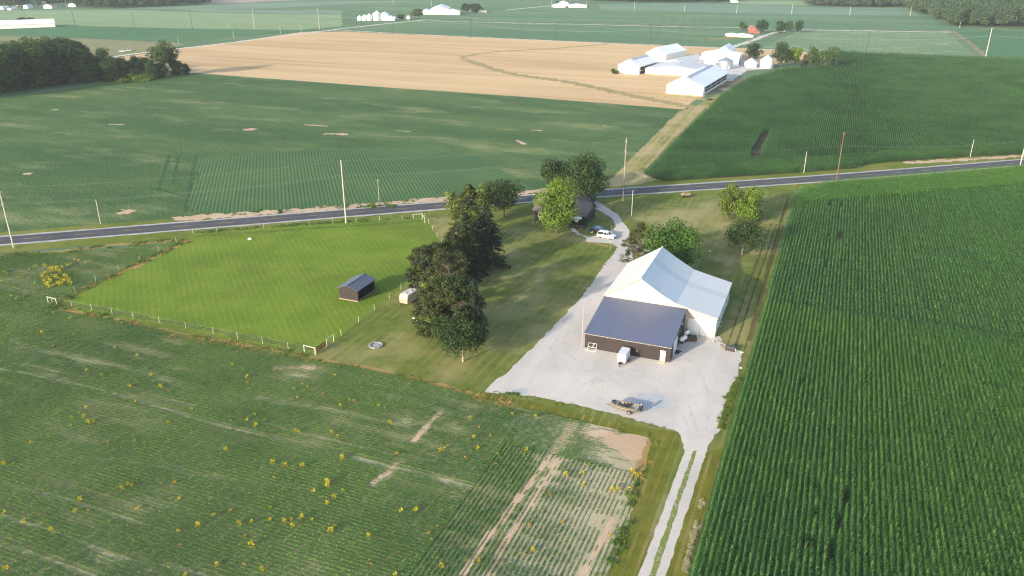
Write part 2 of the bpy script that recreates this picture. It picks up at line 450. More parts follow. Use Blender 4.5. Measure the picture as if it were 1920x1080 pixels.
# foreground soy soil
SOY_POLY = [g(-900, 470), g(0, 476), g(120, 474), g(320, 457), g(345, 452), g(90, 577), g(400, 640), g(590, 676), g(750, 704), g(900, 747), g(1000, 770), g(1218, 822), g(1205, 870), g(1150, 1060), (-19.5, 50), (-24, 20), (-150, -30), (-420, -30)]
sheet('field_soil', SOY_POLY, .015, SOIL, step=1.2, amp=.3, seed=4)
sheet('grass_margin', [g(55, 570), g(362, 428), g(810, 402), g(838, 457), (-84, 168), g(640, 700), g(400, 656), g(200, 615)], .009, VERGE, amp=0)
sheet('grass_margin', [(-32, 112), (-8.6, 112), (-8.6, 20), (-32, 20)], .006, STRIP, amp=0)
# rough dry fringes along the field border
def fringe(pts, w, z, m, seed, nm='field_edge'):
    P = gpoly(pts); out = []; back = []
    for i, p in enumerate(P):
        a = P[max(0, i - 1)]; b = P[min(len(P) - 1, i + 1)]; d = np.array(b) - np.array(a); d /= np.hypot(*d); nn = np.array((-d[1], d[0]))
        out.append(tuple(np.array(p) + nn * w / 2)); back.append(tuple(np.array(p) - nn * w / 2))
    return sheet(nm, out + back[::-1], z, m, step=.7, amp=w * .32, seed=seed)
fringe([(92, 574), (220, 602), (400, 641), (590, 674)], 1.5, .024, DRY, 5)
fringe([(590, 673), (680, 688), (760, 707), (900, 742), (1000, 765), (1120, 795)], 1.3, .024, DRY, 6)
fringe([(225, 604), (245, 607)], 1.6, .030, ORANGE, 7); fringe([(325, 625), (400, 641), (440, 648), (500, 659)], 1.3, .030, ORANGE, 8)
fringe([(885, 745), (920, 755), (960, 763)], 1.6, .030, ORANGE, 9); fringe([(1222, 826), (1216, 850), (1203, 882), (1198, 900)], 2.0, .030, ORANGE, 10)
fringe([(1120, 795), (1218, 820)], 1.6, .024, BARE, 11)
fringe([(355, 450), (300, 477), (245, 500), (180, 532), (95, 572)], 1.3, .024, DRY, 12)
fringe([(248, 504), (275, 490)], 1.8, .030, ORANGE, 13); fringe([(0, 479), (60, 476), (130, 470), (215, 459), (330, 452)], 1.8, .026, DRY, 14)
sheet('thin_crop_soil', gpoly([(985, 775), (1060, 785), (1216, 823), (1203, 878), (1150, 1058), (1120, 1095), (900, 1095), (985, 960), (1030, 880), (1000, 850), (960, 830), (950, 790)]), .019, TSOIL, step=1.2, amp=1.6, seed=140)
sheet('bare_soil', gpoly([(1075, 800), (1125, 806), (1219, 825), (1204, 876), (1180, 862), (1140, 838), (1100, 826)]), .022, BARE, step=.8, amp=.9, seed=141)
for i_, (pp_, w_) in enumerate([([(826, 772), (803, 797), (775, 828)], .9), ([(745, 866), (725, 888), (697, 910)], .9), ([(512, 690), (545, 690), (590, 690)], 1.6), ([(1072, 800), (1020, 870), (960, 950), (905, 1020), (865, 1085)], .9), ([(1050, 860), (985, 960), (940, 1030), (915, 1085)], .9), ([(1150, 970), (1120, 1030), (1085, 1085)], .7), ([(0, 691), (60, 702), (150, 722), (260, 752), (400, 795), (520, 823)], .5), ([(490, 792), (560, 812), (640, 830), (740, 852)], .4)]): fringe(pp_, w_, .0206 + .0003 * i_, TSOIL if i_ > 5 else BARE, 142 + i_, 'bare_streak')
PSOIL = m_weedy('pale_streak_soil', (.31, .28, .165), (.37, .33, .21), .45)
for i_, (pp_, w_) in enumerate([([(20, 640), (70, 655), (150, 675), (200, 682), (290, 703), (330, 716)], 1.1), ([(262, 740), (330, 755), (380, 767)], .45), ([(0, 1020), (60, 1038), (120, 1060), (180, 1085)], .6), ([(-10, 965), (120, 1000), (200, 1040)], .6), ([(150, 855), (280, 870), (360, 890), (500, 908), (580, 918)], .4), ([(480, 745), (560, 760), (660, 775)], 1.3), ([(600, 765), (760, 800), (800, 812)], .8), ([(660, 858), (740, 878), (800, 892), (885, 915)], .9), ([(640, 850), (760, 885)], .4), ([(300, 905), (400, 935), (560, 985)], .4), ([(200, 1040), (330, 1065), (460, 1100)], .5), ([(0, 905), (150, 945), (330, 1000)], .6), ([(530, 702), (570, 706), (600, 716)], 1.0), ([(690, 735), (760, 745), (830, 770)], .9), ([(20, 680), (60, 686), (110, 698)], .9), ([(740, 790), (770, 794)], 1.4), ([(830, 795), (862, 806)], .8)]): fringe(pp_, w_, .0155 + .0003 * i_, PSOIL, 180 + i_, 'pale_streak')
for a_, b_, w_ in ([(100, 569), (590, 661), 1.6], [(362, 440), (790, 412), 1.6]): fringe([(a_[0] + 8, a_[1] - 3) if a_[1] > 500 else (a_[0] + 4, a_[1] + 3), (b_[0], b_[1] - 6) if b_[1] > 500 else (b_[0], b_[1] + 3)], w_, .026, m_lawn('long_fence_grass', (.07, .125, .016), (.10, .165, .022), (.22, .2, .06), .35), 155 + int(w_), 'long_grass')
# grass strips beside the farm lane
sheet('lane_verge', [g(905, 733), g(1000, 755), g(1145, 790), g(1276, 812), (-13.9, 60), (-13.9, 30), (-20.5, 30), (-19, 62), g(1150, 1075), g(1205, 890), g(1226, 824), g(1120, 798), g(900, 746)], .032, STRIP, step=1., amp=.22, seed=15)
# yard and drive gravel
YARD = [g(904, 735), g(960, 690), g(1010, 640), g(1060, 590), g(1100, 545), g(1130, 500), g(1158, 465), g(1150, 458), g(1100, 453), g(1098, 446), g(1128, 441), g(1150, 430), g(1155, 424), g(1145, 408), g(1122, 394), g(1096, 386), g(1084, 376)] + \
       [g(1112, 373), g(1142, 391), g(1160, 405), g(1180, 432), g(1178, 450), g(1184, 470), g(1190, 500), (-40.5, 178), (-39.6, 163), (-39.2, 150), (-30, 147), (-15.2, 147), (-14, 144), (-10.2, 141.5), (-9.7, 132), (-10.6, 124), g(1362, 740), g(1352, 800), g(1338, 822), g(1326, 842), g(1284, 846), g(1272, 811), g(1150, 776), g(1020, 747), g(975, 742), g(950, 738)]
sheet('gravel_yard', YARD, .040, GRAVEL, step=.8, amp=.28, seed=16)
xl = [g(x, 1080)[0] for x in (1193, 1210, 1227, 1244)]; xt = [g(x, 848)[0] for x in (1283, 1299, 1307, 1324)]; yt = g(1300, 838)[1]
sheet('lane_verge', [(xl[0] - .3, 28), (-8.7, 28), (-8.7, 108), (-11.5, 105), g(1330, 840), (xt[0], yt)], .034, STRIP, step=1., amp=.15, seed=170)
def m_median():
    t = NT('thin_grass_over_gravel')
    c = t.mix(t.rng(t.noise(1.6, 5, rough=.7), .32, .50), (.36, .35, .29), (.15, .19, .04))
    return t.done(t.bsdf(t.mix(t.rng(t.noise(9, 3), .45, .7, 0, .5), c, (.20, .19, .12)), .95, spec=.1))
sheet('grass_median', [(xl[1] - .1, 28), (xl[2] + .1, 28), (xt[2] + .1, yt + .6), (xt[1] - .1, yt + .6)], .038, m_median(), amp=0)
sheet('wheel_track', [(xl[0], 28), (xl[1], 28), (xt[1], yt + .6), (xt[0], yt + .6)], .042, GRAVEL, step=.5, amp=.10, seed=171)
sheet('wheel_track', [(xl[2], 28), (xl[3], 28), (xt[3], yt + .6), (xt[2], yt + .6)], .042, GRAVEL, step=.5, amp=.10, seed=172)
fringe([(1386, 708), (1376, 730), (1364, 765), (1350, 805)], 1.3, .046, STRIP, 18, 'grass_fringe')
fringe([(1340, 640), (1362, 650), (1390, 662)], .8, .047, GRAVEL, 19, 'gravel_spill')
fringe([(948, 737), (975, 739)], .9, .047, VERGE, 20, 'grass_fringe')
sheet('dry_lawn', gpoly([(1190, 410), (1225, 395), (1285, 378), (1400, 366), (1466, 361), (1462, 400), (1440, 500), (1408, 570), (1372, 540), (1310, 478), (1300, 440), (1230, 428)]), .0165, m_lawn('dry_lawn', (.108, .146, .027), (.168, .188, .040), (.42, .35, .175), .72, .40, .60, k=.12), step=2, amp=3.5, seed=170)
# worn places on the lawn and beside the road
for i, (pp, w_) in enumerate([([(1095, 452), (1140, 462)], 1.2), ([(1180, 520), (1163, 545)], 1.)]): fringe(pp, w_, .034, DRY, 21 + i, 'worn_ground')
PACK = paint('packed_gravel', (.46, .43, .40), .95, var=.1, scale=.5); DAMP = paint('smooth_damp_gravel', (.37, .385, .40), .8, var=.06, scale=.4)
sheet('damp_patch', gpoly([(1180, 747), (1205, 738), (1245, 740), (1262, 752), (1250, 765), (1222, 768), (1200, 760)]), .044, DAMP, step=.5, amp=.5, seed=160)
sheet('damp_patch', gpoly([(958, 731), (985, 728), (990, 738), (965, 741)]), .044, DAMP, step=.5, amp=.3, seed=161)
for i_, pp_ in enumerate([[(1312, 818), (1290, 760), (1230, 710), (1150, 690), (1088, 682), (1050, 650), (1068, 620)], [(1298, 820), (1275, 768), (1220, 722), (1140, 703), (1068, 692), (1030, 657), (1046, 632)], [(1325, 810), (1330, 740), (1310, 690), (1285, 672)]]): fringe(pp_, .5, .0445 + .001 * i_, PACK, 162 + i_, 'tyre_track')
# house walk
CONC = paint('poured_concrete', (.45, .43, .40), .9, var=.12, scale=.8, dirt=(.3, .27, .22))
fringe([(1074, 425), (1076, 433), (1087, 440), (1106, 446)], 1.25, .05, CONC, 25, 'path').name = 'path'
sheet('fire_pit_gravel', [(g(705, 648)[0] + 1.25 * math.cos(a), g(705, 648)[1] + 1.25 * math.sin(a)) for a in (k * math.pi / 9 for k in range(18))], .036, paint('ash_gravel', (.34, .33, .34), .95, var=.3, scale=4), step=.4, amp=.15, seed=26)
# tyre ruts between the barn and the corn
RUT = m_lawn('rutted_grass', (.07, .075, .02), (.10, .10, .028), (.22, .17, .08), .5)
for i, x in enumerate((-13.4, -11.9, -10.1)): sheet('wheel_rut', [(x, 143), (x + .35, 143), (x + .5, 175), (x + .9, 225), (x + .4, 225), (x, 175)], .026 + i * .003, RUT, step=1., amp=.12, seed=30 + i)
fringe([(1405, 640), (1425, 580), (1440, 500), (1462, 420), (1478, 372)], .7, .03, RUT, 34, 'dry_track')

# ---- road
sheet('road_shoulder', band(-4.3, 4.3), .05, paint('shoulder_gravel', (.40, .38, .36), .95, var=.15, scale=.5), step=1.5, amp=.2, seed=40)
sheet('road', band(-3.62, 3.62), .062, ASPH, amp=0)
WHITE = paint('road_paint_white', (.62, .61, .58), .7, var=.1); YEL = paint('road_paint_yellow', (.42, .30, .10), .7, var=.15)
for d in (-3.42, 3.30): sheet('edge_line', band(d - .1, d + .12), .068, WHITE, amp=0)
DASH = MB()
for s in np.arange(-180, 380, 12.2):
    p = [rp(s, -.09), rp(s + 4.2, -.09), rp(s + 4.2, .09), rp(s, .09)]; DASH.face([(x, y, .068) for x, y in p])
tag(DASH.build('centre_line', YEL), kind='structure')
SEAM = MB(); ss = list(range(-200, 400, 20))
for a_, b_ in zip(ss[:-1], ss[1:]): SEAM.face([(x, y, .065) for x, y in (rp(a_, -.16), rp(b_, -.16), rp(b_, .16), rp(a_, .16))])
tag(SEAM.build('road_seam', paint('worn_asphalt', (.11, .105, .105), .85, var=.2)), kind='structure')

# ================================================================= FIELDS BEYOND THE ROAD
PERP = RA + math.pi / 2
MIDSOY = m_far('mid_soybeans', (.054, .112, .036), (.102, .165, .052), None, patch=.016, stretch=(.6, 1.5, 1), rot=.25, bare=(.25, .26, .12), bare_k=.62, bumpd=.3, fine=.9)
sheet('soybean_field', [rp(-420, 8.0)] + [rp(s, 8.0) for s in range(-140, 20, 10)] + [rp(72, 8.0), g(1145, 335), g(1206, 275), g(1268, 212), g(1284, 206), g(960, 181), g(700, 163), g(500, 148), g(366, 138), g(300, 146), g(180, 160), g(0, 186), g(-300, 215), g(-700, 240)], .03, MIDSOY, step=3, amp=.5, seed=50)
def m_rows():
    t = NT('soy_end_rows')
    s = t.stripes(RA, 1.15, .25)
    c = t.mix(t.rng(t.noise(.03, 4), .35, .68), (.052, .112, .040), (.076, .142, .048))
    c = t.mix(t.rng(t.noise(.06, 5, stretch=(1, 2, 1)), .58, .75, 0, .5), c, (.15, .17, .085))
    c = t.mix(t.rng(s, .55, .95, 0, .20), c, (.14, .19, .08))
    c = t.mix(t.rng(s, .0, .35, .26, 0), c, (.03, .08, .036))
    fn = t.noise(1.3, 3, rough=.7)
    c = t.mix(t.rng(fn, .4, .7, 0, .35), c, (.025, .06, .027))
    return t.done(t.bsdf(c, .9, normal=t.bump(s, .05), spec=.12))
ROWP = [rp(s, 9.5) for s in range(-6, 72, 6)] + [g(1010, 330), g(900, 300), g(800, 278), g(600, 282), g(372, 298)]
ROWP = [g(357, 398), g(372, 298), g(600, 279), g(820, 272), g(905, 300), g(985, 345), g(1005, 356), g(860, 368), g(700, 381), g(500, 397), g(430, 401)]
sheet('soybean_rows', ROWP, .05, m_rows(), step=4, amp=2.2, seed=51)
fringe([(322, 411), (430, 404), (560, 395), (700, 385), (850, 371), (1008, 359), (1060, 352)], 3.9, .06, BARE, 52, 'bare_strip')
for i, (pp, w_) in enumerate([([(220, 398), (252, 397)], 4.5), ([(45, 326), (60, 326)], 2.5), ([(96, 206), (112, 206)], 2.5), ([(458, 243), (478, 243)], 3.2), ([(606, 251), (650, 252)], 3.0), ([(570, 234), (615, 237)], 1.5), ([(204, 233), (232, 234)], 1.4), ([(968, 263), (985, 271)], 1.6), ([(995, 244), (1015, 245)], 1.6), ([(742, 245), (770, 247)], 1.2), ([(1130, 235), (1138, 236)], 1.2)]):
    fringe(pp, w_, .064, BARE, 60 + i, 'bare_patch')
WHEEL = m_far('wheel_marked_crop', (.040, .095, .036), (.05, .11, .04), None)
for i, (pp, w_) in enumerate([([(318, 290), (297, 355)], .9), ([(335, 290), (325, 345)], .9), ([(367, 290), (347, 398)], 1.), ([(1090, 270), (1155, 258)], .7), ([(1100, 262), (1160, 250)], .7), ([(280, 352), (345, 368)], 1.2)]): fringe(pp, w_, .056, WHEEL, 75 + i, 'wheel_track')
STUB = m_stubble()
sheet('wheat_field', [g(366, 137), g(500, 147), g(700, 162), g(960, 180), g(1282, 205), g(1300, 190), g(1340, 170), g(1372, 150), g(1400, 133), g(1450, 120), g(1560, 108), g(1500, 95), g(1400, 91.5), g(1200, 84), g(960, 73), g(800, 66), g(650, 59), g(560, 61), g(420, 82), g(330, 92), g(250, 104), g(180, 112), g(240, 140)], .034, STUB, step=4, amp=.5, seed=80)
WWAY = m_far('grassed_waterway', (.31, .26, .12), (.37, .29, .15), None, patch=.05)
fringe([(1320, 205), (1240, 190), (1180, 178), (1120, 165), (1060, 153), (1000, 145), (950, 137), (905, 123), (872, 112)], 7., .044, WWAY, 81, 'grass_waterway')
fringe([(872, 111), (866, 107), (900, 100), (960, 95), (1040, 91), (1110, 85), (1140, 83)], 5., .042, WWAY, 82, 'grass_waterway')
sheet('grass_track', [rp(70, 7), g(1147, 334), g(1208, 274), g(1272, 209), g(1300, 200), g(1348, 176), g(1352, 180), g(1335, 199), g(1268, 262), g(1215, 315), g(1206, 326), g(1250, 333), rp(108, 7)], .046, TRACKG, step=1.5, amp=.4, seed=83)
fringe([(1196, 322), (1205, 330), (1228, 336)], 2.6, .058, BARE, 84, 'bare_patch')
fringe([(1690, 306), (1800, 300), (1925, 292), (2060, 282)], 3.0, .06, BARE, 85, 'bare_strip')
FYARD = paint('farm_yard_gravel', (.46, .44, .43), .95, var=.12, scale=.1)
sheet('farmyard', [g(1322, 150), g(1372, 152), g(1400, 132), g(1452, 128), g(1448, 121), g(1390, 112), g(1310, 112), g(1280, 118)], .05, FYARD, step=3, amp=.6, seed=86)
fringe([(1318, 178), (1350, 166), (1385, 146)], 7., .048, paint('bare_yard_dirt', (.20, .14, .085), .95, var=.2, scale=.1), 87, 'bare_yard')
fringe([(1248, 179), (1290, 182), (1330, 188)], 6., .046, TRACKG, 88, 'grass_waterway')

# far bands (photo rows 0..110); pale crops, with part of the haze's lightness put into their colours
PALE = m_far('pale_far_beans', (.20, .29, .145), (.25, .33, .175), R(10), 9., .12, .008, (.3, 2, 1))
DARK = m_far('dark_far_beans', (.06, .155, .065), (.08, .185, .08), None, patch=.012)
MIDG = m_far('mid_far_beans', (.085, .18, .09), (.155, .24, .115), R(10), 11., .1, .010, (.4, 1.6, 1), .3)
BLUEG = m_far('grey_far_beans', (.14, .23, .15), (.19, .27, .18), None, patch=.006, stretch=(.3, 2, 1))
HAY = m_far('cut_hay', (.24, .235, .12), (.20, .22, .10), None, patch=.02)
PATCHY = m_far('patchy_beans', (.14, .23, .115), (.19, .27, .14), R(0), 5., .1, .02, bare=(.38, .34, .24), bare_k=.6)
FS = [('far_field', [(-400, 62), (0, 66), (160, 72), (330, 79), (430, 70), (560, 60), (640, 54), (560, 57), (330, 54), (140, 49), (0, 54), (-400, 60)], DARK, .05),
      ('far_field', [(-400, 66), (0, 68), (160, 73), (330, 80), (345, 84), (270, 101), (170, 112), (0, 120), (-400, 120)], HAY, .04),
      ('far_field', [(-400, 20), (0, 20), (200, 18), (330, 21), (500, 25), (640, 27), (640, 50), (560, 56), (330, 53), (140, 48), (-400, 56)], PALE, .045),
      ('far_field', [(640, 56), (800, 64.5), (960, 72), (1200, 82.5), (1395, 90), (1430, 65), (1440, 52.5), (1300, 50), (1100, 45), (960, 43), (830, 41), (790, 37)], MIDG, .05),
      ('far_field', [(1430, 90), (1560, 95), (1700, 101), (1835, 107), (1776, 61), (1640, 58), (1500, 55)], PATCHY, .055),
      ('far_field', [(640, 27), (500, 25), (330, 20), (500, 16), (620, 9), (800, 2), (640, 2), (300, 12), (200, 18), (640, 20)], BLUEG, .048),
      ('far_field', [(380, 13), (460, 6), (600, 5), (760, 1), (620, 9), (500, 16)], BLUEG, .052),
      ('far_field', [(380, 9), (400, 0), (640, -3), (520, 2)], m_far('far_bare', (.36, .28, .24), (.33, .27, .23)), .056),
      ('far_field', [(640, 20), (800, 3), (1000, 8), (1150, 14), (1110, 4), (1500, 12), (1700, 14), (1780, 40), (1800, 56), (1640, 56), (1440, 51), (1100, 42), (960, 40), (830, 34), (760, 36), (640, 40)], MIDG, .042),
      ('far_field', [(1120, 8), (1300, 6), (1520, 13), (1700, 16), (1730, 29), (1500, 27), (1300, 22), (1130, 18)], BLUEG, .058),
      ('far_field', [(1360, 3), (1500, 2), (1515, 10), (1400, 8)], PALE, .062),
      ('far_field', [(1790, 56), (1920, 55), (2200, 55), (2200, 112), (1920, 110), (1848, 108)], DARK, .052)]
for i, (n_, pp, m_, z_) in enumerate(FS): sheet(n_, gpoly(pp), z_, m_, step=12, amp=1.2, seed=90 + i)
LANE = paint('far_lane_gravel', (.50, .47, .42), .95, var=.1, scale=.05)
EARTH = paint('far_ditch_earth', (.19, .155, .085), .95, var=.2, scale=.05)
for i, (pp, w_, m_) in enumerate([([(170, 113), (260, 100), (400, 84), (560, 64), (640, 54), (720, 45), (800, 37)], 5, LANE), ([(1358, 92), (1400, 80), (1448, 62), (1470, 58)], 5, LANE), ([(800, 37), (830, 40), (960, 43), (1100, 46), (1250, 50), (1400, 52)], 4, LANE),
        ([(1500, 56), (1640, 58), (1740, 60), (1790, 60)], 5, LANE), ([(560, 61), (640, 57), (800, 65.5), (960, 73), (1200, 83.5), (1400, 91.5), (1560, 96), (1700, 102.5), (1850, 108.5), (2000, 112)], 3, LANE), ([(950, 19), (1000, 14), (1035, 11)], 6, LANE),
        ([(1100, 43.5), (1250, 47.5), (1380, 50)], 5, EARTH), ([(1500, 53.5), (1640, 55.5), (1740, 57.5), (1790, 60), (1820, 82), (1848, 106)], 4, EARTH), ([(1850, 107), (1930, 109)], 4, EARTH), ([(0, 66.5), (160, 73), (330, 80.5)], 3, EARTH),
        ([(300, 20), (420, 24), (560, 27), (640, 26), (800, 22)], 6, paint('far_hedge_line', (.035, .06, .03), .95)), ([(190, 8), (300, 5), (340, 2)], 9, LANE), ([(1075, 9), (1150, 11)], 10, HAY), ([(1330, 73), (1365, 72), (1395, 67)], 9, DRY)]):
    fringe(pp, w_, .07 + i * .004, m_, 110 + i, 'farm_lane' if m_ is LANE else 'ditch')

# ================================================================= CROPS
def m_leaf(name, a, b, trans=.25, rough=.6, patch=None, tone=True, c3=None):
    t = NT(name)
    if tone:
        at = t.n('ShaderNodeAttribute', attribute_name='tone'); f = at.outputs['Fac']
    else: f = t.noise(1.2, 2)
    c = t.mix(f, a, b)
    if patch: c = t.mix(t.rng(t.noise(patch, 4, rough=.6), .38, .66, 0, .65), c, c3 or tuple(v * .55 for v in a))
    d = t.bsdf(c, rough, spec=.25)
    if trans:
        tr = t.n('ShaderNodeBsdfTranslucent'); t.put(tr.inputs[0], c)
        mx = t.n('ShaderNodeMixShader'); mx.inputs[0].default_value = trans
        t.t.links.new(d, mx.inputs[1]); t.t.links.new(tr.outputs[0], mx.inputs[2]); d = mx.outputs[0]
    return t.done(d)

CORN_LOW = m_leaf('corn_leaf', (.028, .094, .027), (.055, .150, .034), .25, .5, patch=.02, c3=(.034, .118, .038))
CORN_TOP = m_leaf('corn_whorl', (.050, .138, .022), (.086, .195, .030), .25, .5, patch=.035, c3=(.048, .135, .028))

def corn_piece(seed, L=2., gap=.18, leaves=9, sect=3, wide=1.):
    r = np.random.default_rng(seed); Q = []; MI = []; T = []
    for y in np.arange(-L / 2 + gap / 2, L / 2, gap):
        y += r.normal(0, .02); x = r.normal(0, .025); h = 2.25 * r.uniform(.9, 1.08); az0 = r.uniform(0, math.pi)
        if r.random() < .5: az0 = r.normal(0, .5)
        for k in range(leaves):
            f = k / (leaves - 1)
            z0 = .45 + f * (h - .75); az = az0 + math.pi * (k % 2) + r.normal(0, .35)
            Ln = (.86 - .25 * abs(f - .45) * 2) * r.uniform(.85, 1.1); wd = .085 * wide * r.uniform(.85, 1.15)
            top = f > .74
            up = (.35 + .75 * f) if not top else 1.35
            dx, dy = math.cos(az), math.sin(az); px_, py_ = -dy, dx
            P = []
            for s_ in range(sect + 1):
                u = s_ / sect; rad = Ln * (u if not top else u * .55)
                zz = z0 + Ln * (up * u - (1.05 if not top else .75) * u * u)
                wv = wd * (1 - u ** 2 * .92) * (.6 if top else 1) * (.7 + .6 * u if u < .5 else 1)
                P.append(((x + dx * rad + px_ * wv / 2, y + dy * rad + py_ * wv / 2, zz + .02), (x + dx * rad - px_ * wv / 2, y + dy * rad - py_ * wv / 2, zz)))
            for a_, b_ in zip(P[:-1], P[1:]):
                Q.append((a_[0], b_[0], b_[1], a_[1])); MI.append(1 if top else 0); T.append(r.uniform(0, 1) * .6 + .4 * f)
    return leafmesh('corn_row_piece', np.array(Q), [CORN_LOW, CORN_TOP], MI, T)

CN = [corn_piece(100 + i) for i in range(12)]
CF = [corn_piece(200 + i, 6., .3, 5, 2, 2.0) for i in range(4)]

def corn_fill(name, poly, y0, y1, x0, x1, holes=(), head=None, near=150., step_near=2., step_far=6., spacing=.762, label=None):
    P = []; Ro = []; S = []; I = []
    xs = np.arange(x0, x1, spacing)
    for (lo, hi, st, base, nv) in ((y0, near, step_near, 0, len(CN)), (near, y1, step_far, len(CN), len(CF))):
        if hi <= lo: continue
        X, Y = np.meshgrid(xs, np.arange(lo + st / 2, hi, st)); X = X.ravel(); Y = Y.ravel()
        ok = inside(X, Y, poly)
        # keep what the photograph (plus a step to the side) can see
        a = X * FH[0] + Y * FH[1]; r_ = X * RT[0] + Y * RT[1]; d = a * CP + H * SP
        ok &= (np.abs(r_) < d * .66 + 22) & (a > 30)
        if head is not None:
            t = X * RN[0] + Y * RN[1]; s = X * RU[0] + Y * RU[1]
            ok &= ~head(s, t)
        for hx, hy, hr, hl in holes: ok &= ~((np.abs(X - hx) < hr) & (np.abs(Y - hy) < hl))
        X, Y = X[ok], Y[ok]; n = len(X)
        hgt = .90 + .2 * vnoise(X, Y, 14) + .07 * (RNG.random(n) - .5) - .12 * (vnoise(X, Y, 3.1, 4) > .86)
        P.append(np.c_[X + .10 * (RNG.random(n) - .5), Y + .3 * (RNG.random(n) - .5), np.zeros(n)])
        Ro.append(np.c_[np.zeros((n, 2)), np.where(RNG.random(n) < .5, 0, math.pi)]); S.append(np.c_[.85 + .35 * RNG.random(n), .95 + .15 * RNG.random(n), hgt])
        I.append(base + RNG.integers(0, nv, n))
    if head is not None:                              # end rows run along the road
        for (lo, hi) in ((head.t0, head.t1),):
            tt = np.arange(lo, hi, spacing); sv = np.arange(-60, 330, 3.0)
            s, t = np.meshgrid(sv, tt); s = s.ravel(); t = t.ravel(); off = np.array([rt(v) - 227.6 for v in s])
            X = RU[0] * s + RN[0] * (t + off * 1); Y = RU[1] * s + RN[1] * (t + off)
            a = X * FH[0] + Y * FH[1]; r_ = X * RT[0] + Y * RT[1]; d = a * CP + H * SP
            ok = inside(X, Y, poly) & (np.abs(r_) < d * .66 + 22) & (a > 30)
            X, Y = X[ok], Y[ok]; n = len(X)
            P.append(np.c_[X, Y, np.zeros(n)]); Ro.append(np.c_[np.zeros((n, 2)), np.full(n, RA - math.pi / 2) + np.where(RNG.random(n) < .5, 0, math.pi)])
            S.append(np.c_[np.full((n, 1), 1.25), np.full((n, 1), .52), .92 + .16 * RNG.random(n)]); I.append(len(CN) + RNG.integers(0, len(CF), n))
    o = scatter(name, np.vstack(P), np.vstack(Ro), np.vstack(S), np.concatenate(I), CN + CF)
    return tag(o, label, 'corn', kind='stuff')

NEARC = [(-8.6, 20), (-8.3, 262), g(1484, 352), g(1500, 345), g(1560, 339), g(1700, 331)] + [rp(s, -8.0) for s in range(200, 330, 20)] + [(260, 330), (200, 20)]
class Head:
    t0, t1 = 200.5, 219.6
    def __call__(s, ss, tt): return (tt > 200.2 + (np.array([rt(v) for v in ss]) - 227.6)) & (ss > 120)
NEARC = [(-8.6, 20), (-8.3, 250), (-6.5, 262), (-1, 269)] + [rp(s, -8.2) for s in range(165, 320, 10)] + [(230, 20)]
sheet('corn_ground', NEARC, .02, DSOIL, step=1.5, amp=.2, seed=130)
hol = [(*g(x, y, 1.2), .5, l) for x, y, l in [(1532, 915, 1.6), (1582, 935, 1.6), (1527, 970, 1.3), (1572, 985, 1.3), (1515, 1012, 1.5), (1560, 1032, 1.6), (1552, 440, 5), (1573, 446, 5), (1556, 381, 4), (1575, 383, 4), (1546, 505, 2.5), (1500, 720, .9), (1460, 700, 1.)]]
corn_fill('corn', NEARC, 34, 330, -8.2, 235, hol, Head(), 165, label='tall dark green corn in straight rows right of the farm lane')
MIDC = [g(1209, 327), g(1268, 264), g(1350, 183), g(1385, 160), g(1408, 148), g(1440, 140), g(1470, 131), g(1570, 124), g(1570, 98), g(1700, 105), g(1850, 110), g(1925, 112), g(2150, 118)] + [rp(s, 10.5) for s in range(320, 250, -20)] + [rp(s, 13.0) for s in (235, 220, 200)] + [rp(s, 8.8) for s in (190, 170, 150, 130, 118)]
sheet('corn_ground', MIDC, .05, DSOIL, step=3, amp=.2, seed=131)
CORN_FL = m_leaf('far_corn_leaf', (.034, .100, .026), (.066, .160, .040), .15, .6, patch=.05, c3=(.020, .068, .018)); CORN_FT = m_leaf('far_corn_top', (.075, .175, .032), (.115, .23, .042), .15, .6, patch=.06, c3=(.038, .112, .024))
CB = []
for i in range(8):
    me = corn_piece(300 + i, 6., .26, 6, 2, 2.1); me.materials.clear(); me.materials.append(CORN_FL); me.materials.append(CORN_FT); CB.append(me)
xs = np.arange(-75, 330, .762); X, Y = np.meshgrid(xs, np.arange(255, 720, 5.8)); X = X.ravel() + RNG.normal(0, .03, X.size); Y = Y.ravel() + RNG.uniform(-.8, .8, Y.size)
ok = inside(X, Y, MIDC); a_ = X * FH[0] + Y * FH[1]; r_ = X * RT[0] + Y * RT[1]
ok &= np.abs(r_) < (a_ * CP + H * SP) * .66 + 30
ok &= ~(segdist(X, Y, g(1436, 246, 1), g(1414, 292, 1)) < 1.6)
X, Y = X[ok], Y[ok]; n = len(X); hd = (X * RN[0] + Y * RN[1]) < 246
rot = np.where(hd, RA - math.pi / 2, 0) + np.where(RNG.random(n) < .5, 0, math.pi)
print('far corn', n)
tag(scatter('corn', np.c_[X, Y, np.zeros(n)], np.c_[np.zeros((n, 2)), rot], np.c_[.55 + .25 * RNG.random(n), np.ones(n), .88 + .2 * vnoise(X, Y, 9, 2)], RNG.integers(0, 8, n), CB), 'dark green corn beyond the road beside the mown grass track', 'corn', kind='stuff')

